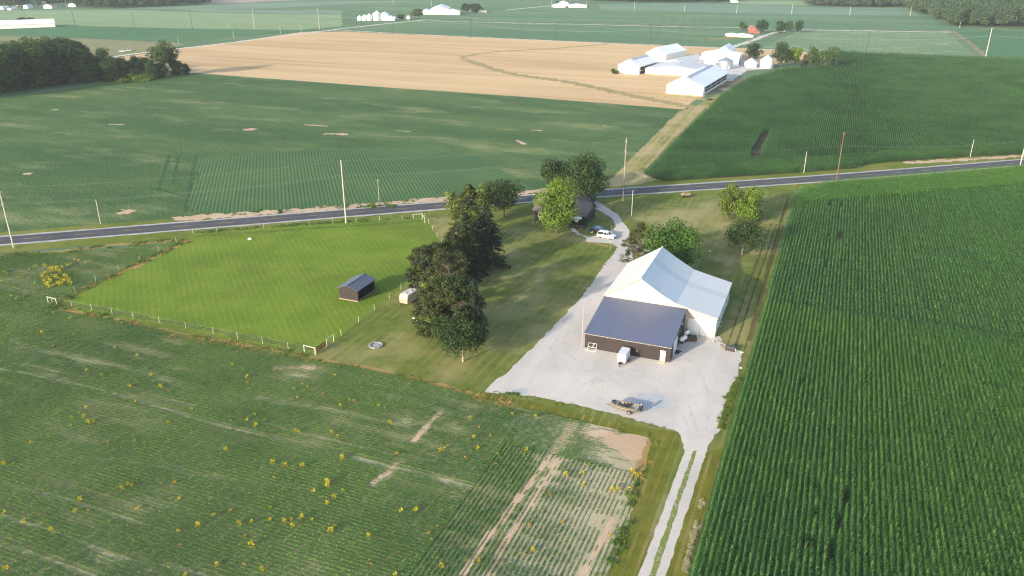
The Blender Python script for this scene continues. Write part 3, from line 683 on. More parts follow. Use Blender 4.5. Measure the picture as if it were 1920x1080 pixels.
# ---- foreground soybeans
SOYL = m_leaf('soy_leaf', (.086, .196, .034), (.180, .310, .062), .25, .7, patch=.035, c3=(.034, .120, .030))
def soy_piece(seed, L=1.0, n=95, wd=.125, h=.25, sz=.052):
    r = np.random.default_rng(seed); Q = []; T = []
    for i in range(n):
        y = r.uniform(-L / 2, L / 2); x = r.normal(0, wd * .55); z = h * r.uniform(.45, 1.) * (1 - min(1, abs(x) / (wd * 2.2)) ** 2 * .6)
        nrm = Vector((x * 3 + r.normal(0, .4), r.normal(0, .45), 1)).normalized(); a = nrm.orthogonal().normalized(); a.rotate(Matrix.Rotation(r.uniform(0, 6.28), 3, nrm)); b = nrm.cross(a)
        s = sz * r.uniform(.7, 1.3); c = Vector((x, y, z))
        Q.append([c - a * s - b * s * .7, c + a * s * .2 - b * s, c + a * s + b * s * .7, c - a * s * .3 + b * s]); T.append(r.random())
    return leafmesh('soy_row_piece', np.array([[tuple(p) for p in q] for q in Q]), [SOYL], None, T)
SP_ = [soy_piece(400 + i) for i in range(10)]

streaks = [([(-20, 694), (60, 702), (150, 722), (260, 752), (400, 795), (520, 823), (640, 850), (700, 868)], .55, .9), ([(20, 640), (70, 655), (150, 675), (200, 682), (290, 703), (330, 716)], .9, .7), ([(180, 662), (240, 670), (330, 695)], .4, .5), ([(0, 625), (100, 648)], .4, .5),
           ([(262, 740), (330, 755), (380, 767)], .28, .8), ([(490, 792), (520, 800), (560, 812), (640, 830), (740, 852), (830, 872)], .4, .7), ([(0, 1020), (60, 1038), (120, 1060), (180, 1085)], .5, .9), ([(-10, 965), (120, 1000), (200, 1040)], .5, .6), ([(150, 855), (280, 870), (360, 890), (500, 908), (580, 918)], .3, .6),
           ([(480, 745), (560, 760), (660, 775)], 1.1, .55), ([(600, 765), (760, 800), (800, 812)], .7, .55), ([(660, 858), (740, 878), (800, 892), (885, 915)], .7, .75), ([(730, 835), (850, 868), (910, 878)], .45, .6), ([(640, 850), (760, 885)], .3, .5), ([(300, 905), (400, 935), (560, 985)], .3, .4), ([(200, 1040), (330, 1065), (460, 1100)], .4, .6), ([(0, 905), (150, 945), (330, 1000)], .5, .45),
           # bare streaks across the rows and wheel ways near the lane
           ([(826, 772), (803, 797), (775, 828)], .75, 1.), ([(745, 866), (725, 888), (697, 910)], .75, 1.), ([(512, 692), (545, 690), (590, 690)], 1.2, .8), ([(530, 700), (570, 704)], .8, .9), ([(752, 720), (738, 742), (722, 752)], .22, .8), ([(838, 795), (860, 806)], .5, .8),
           ([(1072, 800), (1020, 870), (960, 950), (905, 1020), (865, 1080)], .62, 1.), ([(1020, 830), (985, 895)], .5, .8), ([(1060, 830), (1010, 895), (1000, 920)], .8, .9), ([(1050, 860), (985, 960), (940, 1030), (915, 1080)], .62, 1.), ([(980, 930), (940, 990), (905, 1045)], .35, .8), ([(1150, 970), (1120, 1030), (1085, 1080)], .5, .95), ([(1000, 880), (1090, 905)], .5, .6), ([(960, 848), (1010, 870), (1060, 892)], .4, .6)]
gaps = [((1185, 836), 5, .9), ((1150, 820), 6, .75), ((1120, 812), 6, .75), ((1195, 870), 5, .75), ((1165, 850), 6, .75), ((1060, 800), 4, .6), ((1010, 778), 4, .5), ((1130, 905), 6, .5), ((1150, 960), 5, .55), ((1100, 1000), 5, .45), ((1130, 1050), 6, .5), ((1040, 1020), 4, .35), ((1015, 980), 2, .5), ((1045, 985), 2.5, .5), ((560, 695), 5, .6), ((755, 790), 2.5, .45), ((520, 742), 5, .4), ((990, 765), 4, .35), ((60, 680), 6, .4), ((250, 665), 6, .35)]
NSB = [g(948, 845), g(1205, 881), g(1150, 1060), (-24, 30), g(700, 1150), g(770, 1080), g(883, 915)]
nsx = g(883, 915)[0]; nsy = g(1060, 862)[1]
SOYF = [p for p in SOY_POLY]

def soy_density(X, Y):
    d = .90 + .55 * (vnoise(X, Y, 11, 1) - .4) + .5 * (vnoise(X * .25, Y, 2.2, 2) - .5) + .35 * (vnoise(X, Y, 2.5, 3) - .5)
    d += .55 * (vnoise(X / 16, Y, .75, 8) - .5) + .35 * (vnoise(X / 30, Y, 2.6, 11) - .5)
    d = np.clip(d, .24, 1.05)
    d = np.where((X > nsx) & (Y < nsy + 12), d - .34 * np.clip((X - nsx - 9) / 12., 0, 1), d)
    for pp, w_, k in streaks:
        P = gpoly(pp); q = linedist(X, Y, P) + 1.1 * w_ * (vnoise(X, Y, .9, 6) - .5)
        d -= (.62 if k < .93 else .85) * k * np.clip(1.35 - q / w_, 0, 1) * (.35 + .9 * vnoise(X, Y, 3.3, 12))
    for c, rr, k in gaps:
        cx, cy = g(*c); q = np.hypot(X - cx, (Y - cy) * 1.5) / rr + .8 * (vnoise(X, Y, 2.2, 7) - .5) + .5 * (vnoise(X / 3, Y, .8, 13) - .5)
        d -= (.42 if k < .9 else .8) * k * np.clip(1.3 - q, 0, 1)
    return d
P = []; Ro = []; S = []; DD = []
for ns in (False, True):
    if ns: X, Y = np.meshgrid(np.arange(nsx + .2, -14, .66), np.arange(20, nsy, 1.))
    else: X, Y = np.meshgrid(np.arange(-330, -14, 1.), np.arange(30, 175, .64))
    X = X.ravel().astype(float); Y = Y.ravel().astype(float)
    ok = inside(X, Y, SOYF); innS = (X > nsx) & (Y < nsy)
    ok &= innS if ns else ~innS
    a_ = X * FH[0] + Y * FH[1]; r_ = X * RT[0] + Y * RT[1]; dd = a_ * CP + H * SP
    ok &= (np.abs(r_) < dd * .66 + 12) & (a_ > 34) & (dd * F > 0)
    ok &= a_ < 200
    X, Y = X[ok], Y[ok]
    if ns: Y = Y + RNG.random(len(X)) * .4
    else: X = X + .4 * RNG.random(len(X))
    d = soy_density(X, Y); k = d > RNG.random(len(d)) * .12 - .02; X, Y, d = X[k], Y[k], d[k]; n = len(X)
    P.append(np.c_[X, Y, np.full(n, .01)]); Ro.append(np.c_[np.zeros((n, 2)), (0 if ns else math.pi / 2) + np.where(RNG.random(n) < .5, 0, math.pi) + RNG.normal(0, .012, n)])
    ww = np.clip(.46 + .80 * d, .45, 1.35)
    DD.append(d)
    S.append(np.c_[ww, np.ones(n), np.clip(.30 + .75 * d, .3, 1.2)])
P = np.vstack(P); DD = np.concatenate(DD); print('soy pieces', len(P))
SOY2 = m_leaf('thin_soy_leaf', (.120, .205, .055), (.205, .300, .095), .22, .7, patch=.05, c3=(.085, .175, .05))
for me in [soy_piece(450 + i, n=70) for i in range(5)]: me.materials[0] = SOY2; SP_.append(me)
thin = DD + .25 * (RNG.random(len(DD)) - .5) < .60
tag(scatter('soybeans', P, np.vstack(Ro), np.vstack(S), np.where(thin, 10 + RNG.integers(0, 5, len(P)), RNG.integers(0, 10, len(P))), SP_), 'low green soybean rows with tan bare streaks in the foreground', 'soybeans', kind='stuff')

# ---- yellow weeds standing above the soybeans
def m_weed(nm, a, b): return m_leaf(nm, a, b, .25, .7)
WY = m_weed('yellow_weed_leaf', (.36, .30, .015), (.52, .44, .03)); WO = m_weed('orange_weed_leaf', (.36, .22, .03), (.48, .34, .06)); WG = m_weed('lime_weed_leaf', (.20, .26, .02), (.30, .36, .04))
def weed_mesh(seed, m, n=46, h=.8, w_=.3):
    r = np.random.default_rng(seed); Q = []; T = []
    for i in range(n):
        az = r.uniform(0, 6.28); z = h * r.uniform(.25, 1.); rad = w_ * math.sqrt(r.random()) * (1.1 - .55 * z / h)
        c = Vector((math.cos(az) * rad, math.sin(az) * rad, z)); d = Vector((math.cos(az), math.sin(az), r.uniform(-.3, .9))).normalized(); b = d.orthogonal().normalized(); b.rotate(Matrix.Rotation(r.uniform(0, 6.28), 3, d))
        L_ = .17 * r.uniform(.7, 1.3); q = .055
        Q.append([tuple(p) for p in (c - d * L_ * .3 - b * q, c + d * L_ - b * q * .5, c + d * L_ + b * q * .5, c - d * L_ * .3 + b * q)]); T.append(r.random())
    for k in range(3): Q.append([(-.015, k * .02, 0), (.015, k * .02, 0), (.012, 0, h * .8), (-.012, 0, h * .8)]); T.append(0.)
    return leafmesh('weed', np.array(Q), [m], None, T)
WM = [weed_mesh(500 + i, (WY, WY, WY, WO, WG)[i], (60, 50, 42, 44, 40)[i], (.95, .8, .7, .75, .7)[i], (.42, .36, .3, .34, .32)[i]) for i in range(5)]
weeds = '79,623 100,648,3 163,694 192,703 257,666 328,678,4 284,704 287,715,4 243,724 301,725 254,753,3 215,651,3 201,621,4 138,625,4 162,764 150,773,4 158,780 135,782 166,792 177,791 133,797,4 316,792,3 59,829 202,829,3 360,766,4 253,826,4 58,622,3 436,684 423,708,4 463,707 464,717,3 534,713,4 577,724,3 605,738,3 567,719,3 628,703 655,749,3 663,751,3 638,760 699,759,4 710,760 722,764,4 731,792 433,788,4 463,787 496,786,4 480,798 432,803,3 533,804,3 555,809 562,809 622,811 633,817,3 637,827,3 424,843 744,851,3 558,745,3 642,859 478,777,4 552,729,4 8,870 25,869,4 90,918,4 151,937 142,958 165,957,3 74,965,3 9,961 44,978 96,994 21,1009,4 12,1066 229,917 240,907 248,910 328,904,3 337,935 258,953 372,986 323,966,4 336,996,3 338,1022,3 348,1078 205,978,4 317,1064,4 512,867 535,872 567,875 515,895,3 544,896,4 468,924,3 523,922,4 588,923 614,906 615,912 644,920 627,932 614,944 752,959 780,958 402,966 432,958,3 448,984 472,978 506,975 507,952,4 534,977 546,974,3 549,986 566,971 585,975 628,987,4 617,983,4 608,991,4 620,997 692,1005 460,1005,3 472,1023 408,1059 459,1058,3 491,1068 695,1057,3 741,1078 898,801,3 889,820 896,841 919,817,3 882,784 960,775 1004,781 826,845 833,842 933,851,4 873,857,3 929,869,3 851,896,4 987,844 1105,870,4 1061,890 1092,887 1094,908 1147,919 1158,918 1181,917 1185,885 1193,892 1199,889 1031,925,3 821,986,3 804,1000,3 809,1011,3 828,1062 898,1052,3 999,1033 992,983,3 1053,980,3 1030,927,3 1012,955,4 983,1040,3 1143,1004,3'
patch_w = '80,520 84,527 88,533 92,538 95,528 98,517 86,513 90,521 93,511 103,506 108,502 112,509 118,503 106,520 110,529 115,535 107,533 120,516 124,520 122,528 130,524 132,532 116,525 101,534 97,505 127,497,4 133,494,4 55,504,4 63,501,4 68,499,4 84,499 14,513,4 8,509,4 3,527,4 44,513,4 34,520,4 65,530,4 32,559,4 21,555,4 45,556,4 64,545,4 53,575,4 101,586,4 133,597,4 160,492,4 170,489,4 140,485,3 148,487,3'
WL = {0: 'bright yellow leafy weed standing above the green soybean rows', 3: 'orange tinted drying weed standing above the soybean rows', 4: 'yellow green weed standing among the soybean plants'}
def put_weeds(txt, big=1., lab=None):
    for i, w_ in enumerate(txt.split()):
        q = w_.split(','); k = int(q[2]) if len(q) > 2 else 0
        x, y = g(float(q[0]), float(q[1]) + 3)
        o = bpy.data.objects.new('yellow_weed', WM[(i % 3) if k == 0 else k]); COL.objects.link(o)
        o.location = (x, y, 0); s = big * random.uniform(.75, 1.1) * (.95 if k == 0 else .7); o.scale = (s * .95, s * .95, s); o.rotation_euler.z = random.uniform(0, 6.28)
        tag(o, (lab if lab and k == 0 else WL[k]), 'weed', {0: 'bright yellow weeds in the soybeans', 3: 'orange drying weeds in the soybeans', 4: 'lime weeds in the soybeans'}[k] if not (lab and k == 0) else 'yellow weed patch near the pasture corner')
put_weeds(weeds); put_weeds(patch_w, 1.5, 'large golden weed in the dense patch by the pasture corner')

# ---- ragged grass and dry stalks along the edges
def tuft_mesh(seed, n, h, w_, m, lw=.03):
    r = np.random.default_rng(seed); Q = []; T = []
    for i in range(n):
        x, y = r.normal(0, w_, 2); az = r.uniform(0, 6.28); L_ = h * r.uniform(.5, 1.1); lean = r.uniform(.1, .7) * L_; b = Vector((-math.sin(az), math.cos(az), 0)) * lw
        p0 = Vector((x, y, 0)); p1 = Vector((x + math.cos(az) * lean, y + math.sin(az) * lean, L_ * .9))
        Q.append([tuple(p) for p in (p0 - b, p0 + b, p1 + b * .4, p1 - b * .4)]); T.append(r.random())
    return leafmesh('tuft', np.array(Q), [m], None, T)
TG = m_leaf('tall_grass', (.09, .15, .025), (.19, .22, .05), .2, .8); TD = m_leaf('dry_stalks', (.27, .20, .06), (.42, .30, .11), .2, .8)
TP_ = m_leaf('pale_stalks', (.34, .32, .20), (.46, .43, .30), .2, .8)
TO = m_leaf('orange_stalks', (.33, .245, .07), (.43, .345, .12), .2, .8); TW = m_leaf('weed_leaves', (.05, .11, .02), (.10, .18, .03), .2, .8)
TM = [tuft_mesh(600, 40, .35, .22, TG), tuft_mesh(601, 40, .32, .25, TD), tuft_mesh(602, 36, .28, .22, TO), tuft_mesh(603, 50, .42, .25, TW, .045), tuft_mesh(604, 36, .34, .16, TP_)]
tp, tr_, ts, ti = [], [], [], []
def edge(pts, k, dens, wid, sc=1.):
    Pn = gpoly(pts)
    for a, b in zip(Pn[:-1], Pn[1:]):
        L_ = math.dist(a, b); nx, ny = -(b[1] - a[1]) / L_, (b[0] - a[0]) / L_
        for _ in range(int(L_ * dens)):
            u = random.random(); q = random.gauss(0, wid); x = a[0] + (b[0] - a[0]) * u + nx * q; y = a[1] + (b[1] - a[1]) * u + ny * q
            if vnoise(x, y, 2.5, 9) < .42: continue
            s = sc * random.uniform(.6, 1.3); tp.append((x, y, .01)); tr_.append((0, 0, random.uniform(0, 6.28))); ts.append((s, s, s)); ti.append(random.choice(k))
edge([(92, 574), (220, 602), (400, 641), (590, 674)], [1, 1, 0, 3], 4, .7); edge([(590, 673), (760, 707), (900, 742), (1120, 795), (1218, 820)], [1, 0, 0], 2.2, .5, .8)
edge([(225, 604), (248, 608)], [2], 8, .4); edge([(325, 625), (360, 633), (400, 641)], [2], 8, .35); edge([(420, 646), (440, 648), (520, 662)], [2], 5, .5); edge([(560, 668), (575, 672)], [2], 6, .35)
edge([(885, 745), (960, 763)], [2, 1], 6, .6); edge([(1222, 826), (1216, 850), (1203, 882), (1198, 900)], [2, 1, 0], 4, .5); edge([(1196, 900), (1180, 960), (1165, 1010), (1150, 1060)], [3, 0, 0], 5, .4)
edge([(355, 450), (300, 477), (245, 500), (180, 532), (95, 572)], [1, 1, 3], 5, .7); edge([(248, 504), (275, 490)], [2], 6, .4); edge([(0, 480), (60, 477), (130, 471), (215, 460), (345, 450)], [1, 0, 0, 3], 3.5, .9)
edge([(1386, 708), (1376, 730), (1362, 770), (1350, 805)], [3, 0, 0], 6, .45, .8); edge([(1282, 1080), (1298, 1015), (1317, 940)], [4], 7, .12, .9); edge([(948, 739), (978, 743)], [0, 3], 4, .35, .7); edge([(905, 735), (970, 741), (1150, 778), (1272, 812)], [0], 2, .4, .5)
edge([(365, 436), (580, 420), (795, 408)], [0, 3], 3, .5); edge([(430, 402), (700, 383), (1000, 360)], [0, 3], 2, 1., .9); edge([(640, 390), (740, 386)], [3], 3, .8, 1.2)
edge([(1340, 640), (1372, 655), (1395, 668)], [0, 1], 4, .6, .6); edge([(185, 151), (240, 150), (300, 142)], [0, 3], 1.5, 3, 2.); edge([(1490, 350), (1570, 341), (1700, 333), (1900, 318)], [0, 1], 1.5, 1.2)
tag(scatter('rough_grass', tp, tr_, ts, ti, TM), 'ragged dry grass and weeds along the field borders', 'grass', kind='stuff')

# ================================================================= TREES
BARK = paint('bark', (.14, .11, .085), .95, var=.3, scale=3); PBARK = paint('pale_bark', (.36, .30, .23), .95, var=.2, scale=3); DBARK = paint('dark_bark', (.07, .055, .045), .95, var=.3, scale=3)
LF = {'maple': m_leaf('maple_leaf', (.026, .078, .012), (.068, .140, .020), .25, .6), 'lime': m_leaf('honey_locust_leaf', (.085, .155, .015), (.17, .25, .025), .3, .6),
      'dark': m_leaf('dark_oak_leaf', (.015, .038, .009), (.044, .080, .015), .2, .6), 'olive': m_leaf('olive_leaf', (.075, .115, .018), (.15, .19, .030), .3, .6),
      'spruce': m_leaf('spruce_needles', (.020, .031, .010), (.054, .068, .020), .1, .8), 'blue': m_leaf('blue_spruce_needles', (.015, .026, .014), (.036, .052, .028), .1, .8),
      'pine': m_leaf('pine_needles', (.022, .034, .010), (.062, .080, .021), .12, .8), 'brown': m_leaf('browning_needles', (.040, .044, .015), (.085, .082, .030), .12, .8),
      'wood': m_leaf('woodland_leaf', (.008, .028, .010), (.027, .060, .017), .15, .7), 'wood2': m_leaf('woodland_leaf_light', (.030, .066, .016), (.066, .115, .026), .2, .7),
      'purple': m_leaf('purple_leaf', (.035, .018, .020), (.06, .03, .03), .15, .6), 'far': m_leaf('far_wood_leaf', (.022, .050, .024), (.05, .088, .036), .1, .8)}

def unit(v): return v / np.maximum(np.linalg.norm(v, axis=1, keepdims=True), 1e-9)
def quads(P, N, S, r, asp=.75):
    n = len(P); N = unit(N); A = unit(np.cross(N, unit(r.normal(size=(n, 3))))); B = np.cross(N, A); S = np.asarray(S)[:, None]
    k = r.uniform(.6, 1., (n, 1)) * asp
    return np.stack([P - A * S, P - B * S * k, P + A * S, P + B * S * k], 1)

def broad(seed, h, wd, leaf, bark=None, n=5200, size=.30, lobes=20, base=.24, squash=1., gaps=.0, trunk_r=.3, ragged=.35):
    r = np.random.default_rng(seed); z0 = h * base; cz = (h + z0) / 2; rz = (h - z0) / 2
    C = []; 
    while len(C) < lobes:
        p = r.uniform(-1, 1, 3)
        if not .25 < np.linalg.norm(p) < .86: continue
        sh = 1. - .35 * max(0, -p[2]) ** 2
        C.append((p[0] * wd / 2 * sh, p[1] * wd / 2 * sh, cz + p[2] * rz * squash, r.uniform(.6, 1.15)))
    C = np.array(C); lr = wd * .24 * C[:, 3]
    li = r.choice(len(C), n, p=lr ** 2 / (lr ** 2).sum()); d = unit(r.normal(size=(n, 3)))
    rad = lr[li] * (.45 + .62 * r.random(n) ** .5) * (1 + ragged * (r.random(n) - .4))
    P = C[li, :3] + d * rad[:, None] * np.array([1, 1, .85])
    N = d + r.normal(0, .55, (n, 3)) + np.array([0, 0, .25])
    tone = np.clip(r.normal(.45, .22, n) + (r.random(len(C))[li] - .5) * .45, 0, 1)
    Q = quads(P, N, size * r.uniform(.6, 1.3, n), r)
    crown = leafmesh('crown', Q, [leaf], None, tone)
    t = MB(); t.tube([(0, 0, -.1), (r.normal(0, .05), r.normal(0, .05), z0 * .6), (r.normal(0, .12), r.normal(0, .12), z0 * 1.25), (0, 0, cz)], trunk_r * 1.15, 8, trunk_r * .35)
    for i in r.choice(len(C), min(8, len(C)), replace=False):
        c = C[i]; t.tube([(0, 0, z0 * r.uniform(.85, 1.4)), (c[0] * .45, c[1] * .45, z0 + (c[2] - z0) * .55), (c[0] * .9, c[1] * .9, c[2])], trunk_r * .42, 5, .05)
    tm = t.mesh('trunk'); tm.materials.append(bark or BARK); return tm, crown

def conifer(seed, h, wd, leaf, bark=None, n=5200, size=.30, base=.04, power=.8, droop=.35, sparse=0., leaf2=None, frac2=0., lean=0., trunk_r=.25, col=.0):
    r = np.random.default_rng(seed); P = []; N = []; S = []; T = []; MI = []; t = MB()
    nb = int(h * 9); per = max(6, n // nb)
    t.tube([(0, 0, -.1), (lean * .4, 0, h * .5), (lean, 0, h * .97)], trunk_r, 8, .04)
    for b in range(nb):
        f = (b + r.random()) / nb; z = h * (base + (1 - base) * f)
        R_ = wd / 2 * (max(0, 1 - f) ** power * (1 - col) + col * (1 if f < .75 else (1 - f) * 4)) * r.uniform(.65, 1.15)
        if f < .1: R_ *= .75 + 2.5 * f
        if r.random() < sparse: continue
        R_ = max(R_, .18); az = r.uniform(0, 6.283); u = r.random(per) ** .6
        x = np.cos(az) * u * R_; y = np.sin(az) * u * R_; sp = .13 * R_ * (1.2 - u) + .12
        zz = z - droop * R_ * u ** 1.5 + .12 * R_ * u
        pts = np.c_[x + r.normal(0, 1, per) * sp + lean * f, y + r.normal(0, 1, per) * sp, zz + r.normal(0, .12, per)]
        P.append(pts); N.append(np.c_[np.cos(az) * np.ones(per) * .6, np.sin(az) * np.ones(per) * .6, np.ones(per) * .7] + r.normal(0, .55, (per, 3)))
        S.append(size * r.uniform(.6, 1.3, per) * (.75 + .25 * (1 - f))); T.append(np.clip(r.normal(.4 + .3 * (r.random() - .5), .25, per), 0, 1)); MI.append(np.full(per, 1 if leaf2 and r.random() < frac2 else 0))
        if b % 3 == 0 and sparse > .1: t.tube([(lean * f, 0, z), (np.cos(az) * R_ * .8 + lean * f, np.sin(az) * R_ * .8, z - droop * R_ * .5)], .05, 4, .02)
    Q = quads(np.vstack(P), np.vstack(N), np.concatenate(S), r, .55)
    crown = leafmesh('crown', Q, [leaf] + ([leaf2] if leaf2 else []), np.concatenate(MI), np.concatenate(T))
    tm = t.mesh('trunk'); tm.materials.append(bark or BARK); return tm, crown

def pine(seed, h, wd, leaf, bark=None, n=3600, size=.22, base=.2, clumps=60, leaf2=None, frac2=0., trunk_r=.22, top=.5):
    r = np.random.default_rng(seed); t = MB(); P = []; N = []; S = []; T = []; MI = []
    t.tube([(0, 0, -.1), (.1, .05, h * .5), (.15, 0, h * .96)], trunk_r, 8, .05); per = n // clumps
    for k in range(clumps):
        f = (k + r.random()) / clumps; z = h * (base + (1 - base) * f); prof = math.sin(math.pi * (.12 + .88 * (1 - f)) * .62) ** .8
        R_ = wd / 2 * prof * r.uniform(.5, 1.05); az = r.uniform(0, 6.283)
        c = np.array([np.cos(az) * R_, np.sin(az) * R_, z + .15 * R_]); cr = (.085 + .05 * r.random()) * wd * (1 if f < .8 else 1.15)
        t.tube([(.1, .03, z - .25 * R_), tuple(c * np.array([.55, .55, 1]) + np.array([0, 0, -.1 * R_])), tuple(c)], .07, 4, .025)
        d = unit(r.normal(size=(per, 3))); P.append(c + d * cr * r.random((per, 1)) ** .4 * np.array([1, 1, .6])); N.append(d + r.normal(0, .6, (per, 3)) + np.array([0, 0, .4]))
        S.append(size * r.uniform(.6, 1.3, per)); T.append(np.clip(r.normal(.45 + .4 * (r.random() - .5), .22, per), 0, 1)); MI.append(np.full(per, 1 if leaf2 and r.random() < frac2 else 0))
    crown = leafmesh('crown', quads(np.vstack(P), np.vstack(N), np.concatenate(S), r, .5), [leaf] + ([leaf2] if leaf2 else []), np.concatenate(MI), np.concatenate(T))
    tm = t.mesh('trunk'); tm.materials.append(bark or BARK); return tm, crown

def tree(name, label, meshes, loc, cat='tree', group=None, rotz=0., s=1.):
    e = thing(name, label, cat, (loc[0], loc[1], 0), rotz, group); e.scale = (s, s, s) if not isinstance(s, tuple) else s
    for nm, me in zip(('trunk', 'crown'), meshes):
        o = bpy.data.objects.new(nm, me); COL.objects.link(o); o.parent = e
    return e
def at(px, base, top, wpx):
    """ground point, height and width in metres of something photographed at px with base and top rows"""
    X, Y = g(px, base); return (X, Y), hz(X, Y, top), wpx * mpp(px, base)

def one(name, label, kind, px, foot, top, wpx, seed, cat='tree', group=None, fn=broad, **kw):
    p, h, w_ = at(px, foot, top, wpx)
    return tree(name, label, fn(seed, h, w_, kind, **kw), p, cat, group, rotz=seed)

EV = 'evergreens in the row between pasture and lawn'
one('spruce_tree', 'tallest olive green spruce at the road end of the evergreen row', LF['spruce'], 880, 462, 346, 92, 1, group=EV, fn=conifer, n=15000, size=.32, power=.42, leaf2=LF['olive'], frac2=.3, trunk_r=.35, col=.35)
one('spruce_tree', 'dark bluish spruce on the drive side of the evergreen row', LF['blue'], 914, 502, 386, 82, 2, group=EV, fn=conifer, n=14000, size=.30, power=.6, trunk_r=.32)
one('spruce_tree', 'black green spruce in the middle of the evergreen row, below the tallest one', LF['spruce'], 874, 516, 400, 92, 3, group=EV, fn=conifer, n=15000, size=.30, power=.5, col=.25, leaf2=LF['blue'], frac2=.3, trunk_r=.32)
one('pine_tree', 'dark round-topped pine beside the roof of the old camper', LF['pine'], 797, 556, 484, 62, 4, group=EV, fn=pine, n=8000, size=.28, clumps=70, leaf2=LF['blue'], frac2=.5)
one('pine_tree', 'dark pine just behind the browning pine', LF['spruce'], 810, 546, 462, 88, 5, group=EV, fn=pine, n=10000, size=.28, clumps=70, leaf2=LF['pine'], frac2=.4)
one('pine_tree', 'sparse browning pine with bare reddish branches in the evergreen row', LF['brown'], 843, 584, 478, 96, 6, group=EV, fn=pine, n=8000, size=.24, clumps=80, leaf2=LF['pine'], frac2=.4, trunk_r=.2)
one('pine_tree', 'broad green pine in front of the browning pine, nearest the camper', LF['pine'], 822, 630, 526, 92, 7, group=EV, fn=pine, n=13000, size=.27, clumps=110, base=.06, leaf2=LF['olive'], frac2=.18)
one('pine_tree', 'bushy pine right behind the small tree with the pale trunk', LF['pine'], 856, 636, 528, 108, 8, group=EV, fn=pine, n=13000, size=.27, clumps=110, base=.06, leaf2=LF['dark'], frac2=.4)
one('spruce_tree', 'slim pointed spruce at the gravel side of the evergreen row', LF['blue'], 890, 642, 525, 56, 9, group=EV, fn=conifer, n=8000, size=.26, power=.7, trunk_r=.2)
one('spruce_tree', 'dense dark spruce filling the row between the black green spruce and the pines', LF['spruce'], 850, 536, 434, 86, 28, group=EV, fn=conifer, n=13000, size=.3, power=.48, col=.25, leaf2=LF['pine'], frac2=.4, trunk_r=.3)
one('oak_tree', 'small dark round tree with a pale bare trunk at the near end of the row', LF['dark'], 868, 678, 602, 86, 10, group=EV, fn=broad, n=5600, size=.21, lobes=22, base=.27, bark=PBARK, trunk_r=.17)
one('leafy_tree', 'yellow green tree half hidden behind the tallest spruce', LF['olive'], 858, 436, 352, 46, 11, n=2600, size=.3)
one('leafy_tree', 'small leafy tree with a visible dark trunk between spruces and house', LF['dark'], 945, 407, 343, 66, 12, n=4800, size=.28, base=.36, bark=DBARK, trunk_r=.25)
one('leafy_tree', 'pale olive tree top just behind the small leafy tree', LF['olive'], 908, 400, 345, 40, 13, n=2200, size=.3, base=.2)
one('locust_tree', 'bright lime green tree hiding most of the house', LF['lime'], 1043, 437, 334, 78, 14, n=8200, size=.29, lobes=30, base=.13, trunk_r=.33)
one('maple_tree', 'big dark green tree over the drive entrance by the road', LF['dark'], 1097, 384, 295, 80, 15, n=9000, size=.30, lobes=30, base=.22, bark=DBARK, trunk_r=.42)
one('maple_tree', 'dark green tree with a gap in its crown behind the house roof', LF['dark'], 1048, 372, 300, 64, 16, n=5400, size=.32, lobes=18, base=.34, bark=DBARK, trunk_r=.32)
one('pine_tree', 'thin airy pine beside the drive at the corner of the white barn', LF['pine'], 1192, 500, 420, 58, 17, fn=pine, n=5200, size=.2, clumps=80, base=.08, leaf2=LF['brown'], frac2=.25, trunk_r=.2)
one('maple_tree', 'full round maple right behind the white barn roof', LF['maple'], 1255, 512, 414, 96, 18, n=11000, size=.27, lobes=36, base=.10, trunk_r=.35)
one('purple_bush', 'dark purple bush between the airy pine and the maple', LF['purple'], 1216, 447, 424, 17, 19, 'bush', n=900, size=.2, lobes=9, base=.05, trunk_r=.08)
one('locust_tree', 'taller thin-crowned tree of the yellow green pair on the east lawn', LF['olive'], 1366, 411, 342, 46, 20, n=5000, size=.26, lobes=26, base=.03, trunk_r=.18)
one('locust_tree', 'fuller yellow green tree of the pair on the east lawn', LF['lime'], 1399, 415, 354, 54, 21, n=6400, size=.27, lobes=28, base=.04, trunk_r=.18)
one('leafy_shrub', 'small dark shrub at the right foot of the yellow green pair', LF['maple'], 1419, 415, 388, 22, 22, 'shrub', n=1300, size=.2, lobes=10, base=.05, trunk_r=.08)
one('oak_tree', 'low wide dark tree standing alone on the east lawn by the corn', LF['dark'], 1391, 477, 417, 78, 23, n=5200, size=.23, lobes=26, base=.2, trunk_r=.2, bark=PBARK)
one('deck_bush', 'dark rounded bush at the corner of the house deck', LF['dark'], 1095, 424, 409, 17, 24, 'bush', n=1000, size=.16, lobes=9, base=.02, trunk_r=.06)
one('deck_bush', 'low dark bush in front of the house deck by the walk', LF['dark'], 1080, 428, 417, 15, 25, 'bush', n=900, size=.15, lobes=8, base=.02, trunk_r=.06)
one('roadside_shrub', 'small green bush on the bare strip across the road', LF['maple'], 524, 399, 393, 9, 26, 'shrub', n=500, size=.25, lobes=7, base=.02, trunk_r=.05)
one('roadside_shrub', 'bright green weed bush at the road edge across from the tall pole', LF['lime'], 699, 390, 379, 8, 27, 'shrub', n=500, size=.22, lobes=7, base=.02, trunk_r=.05)

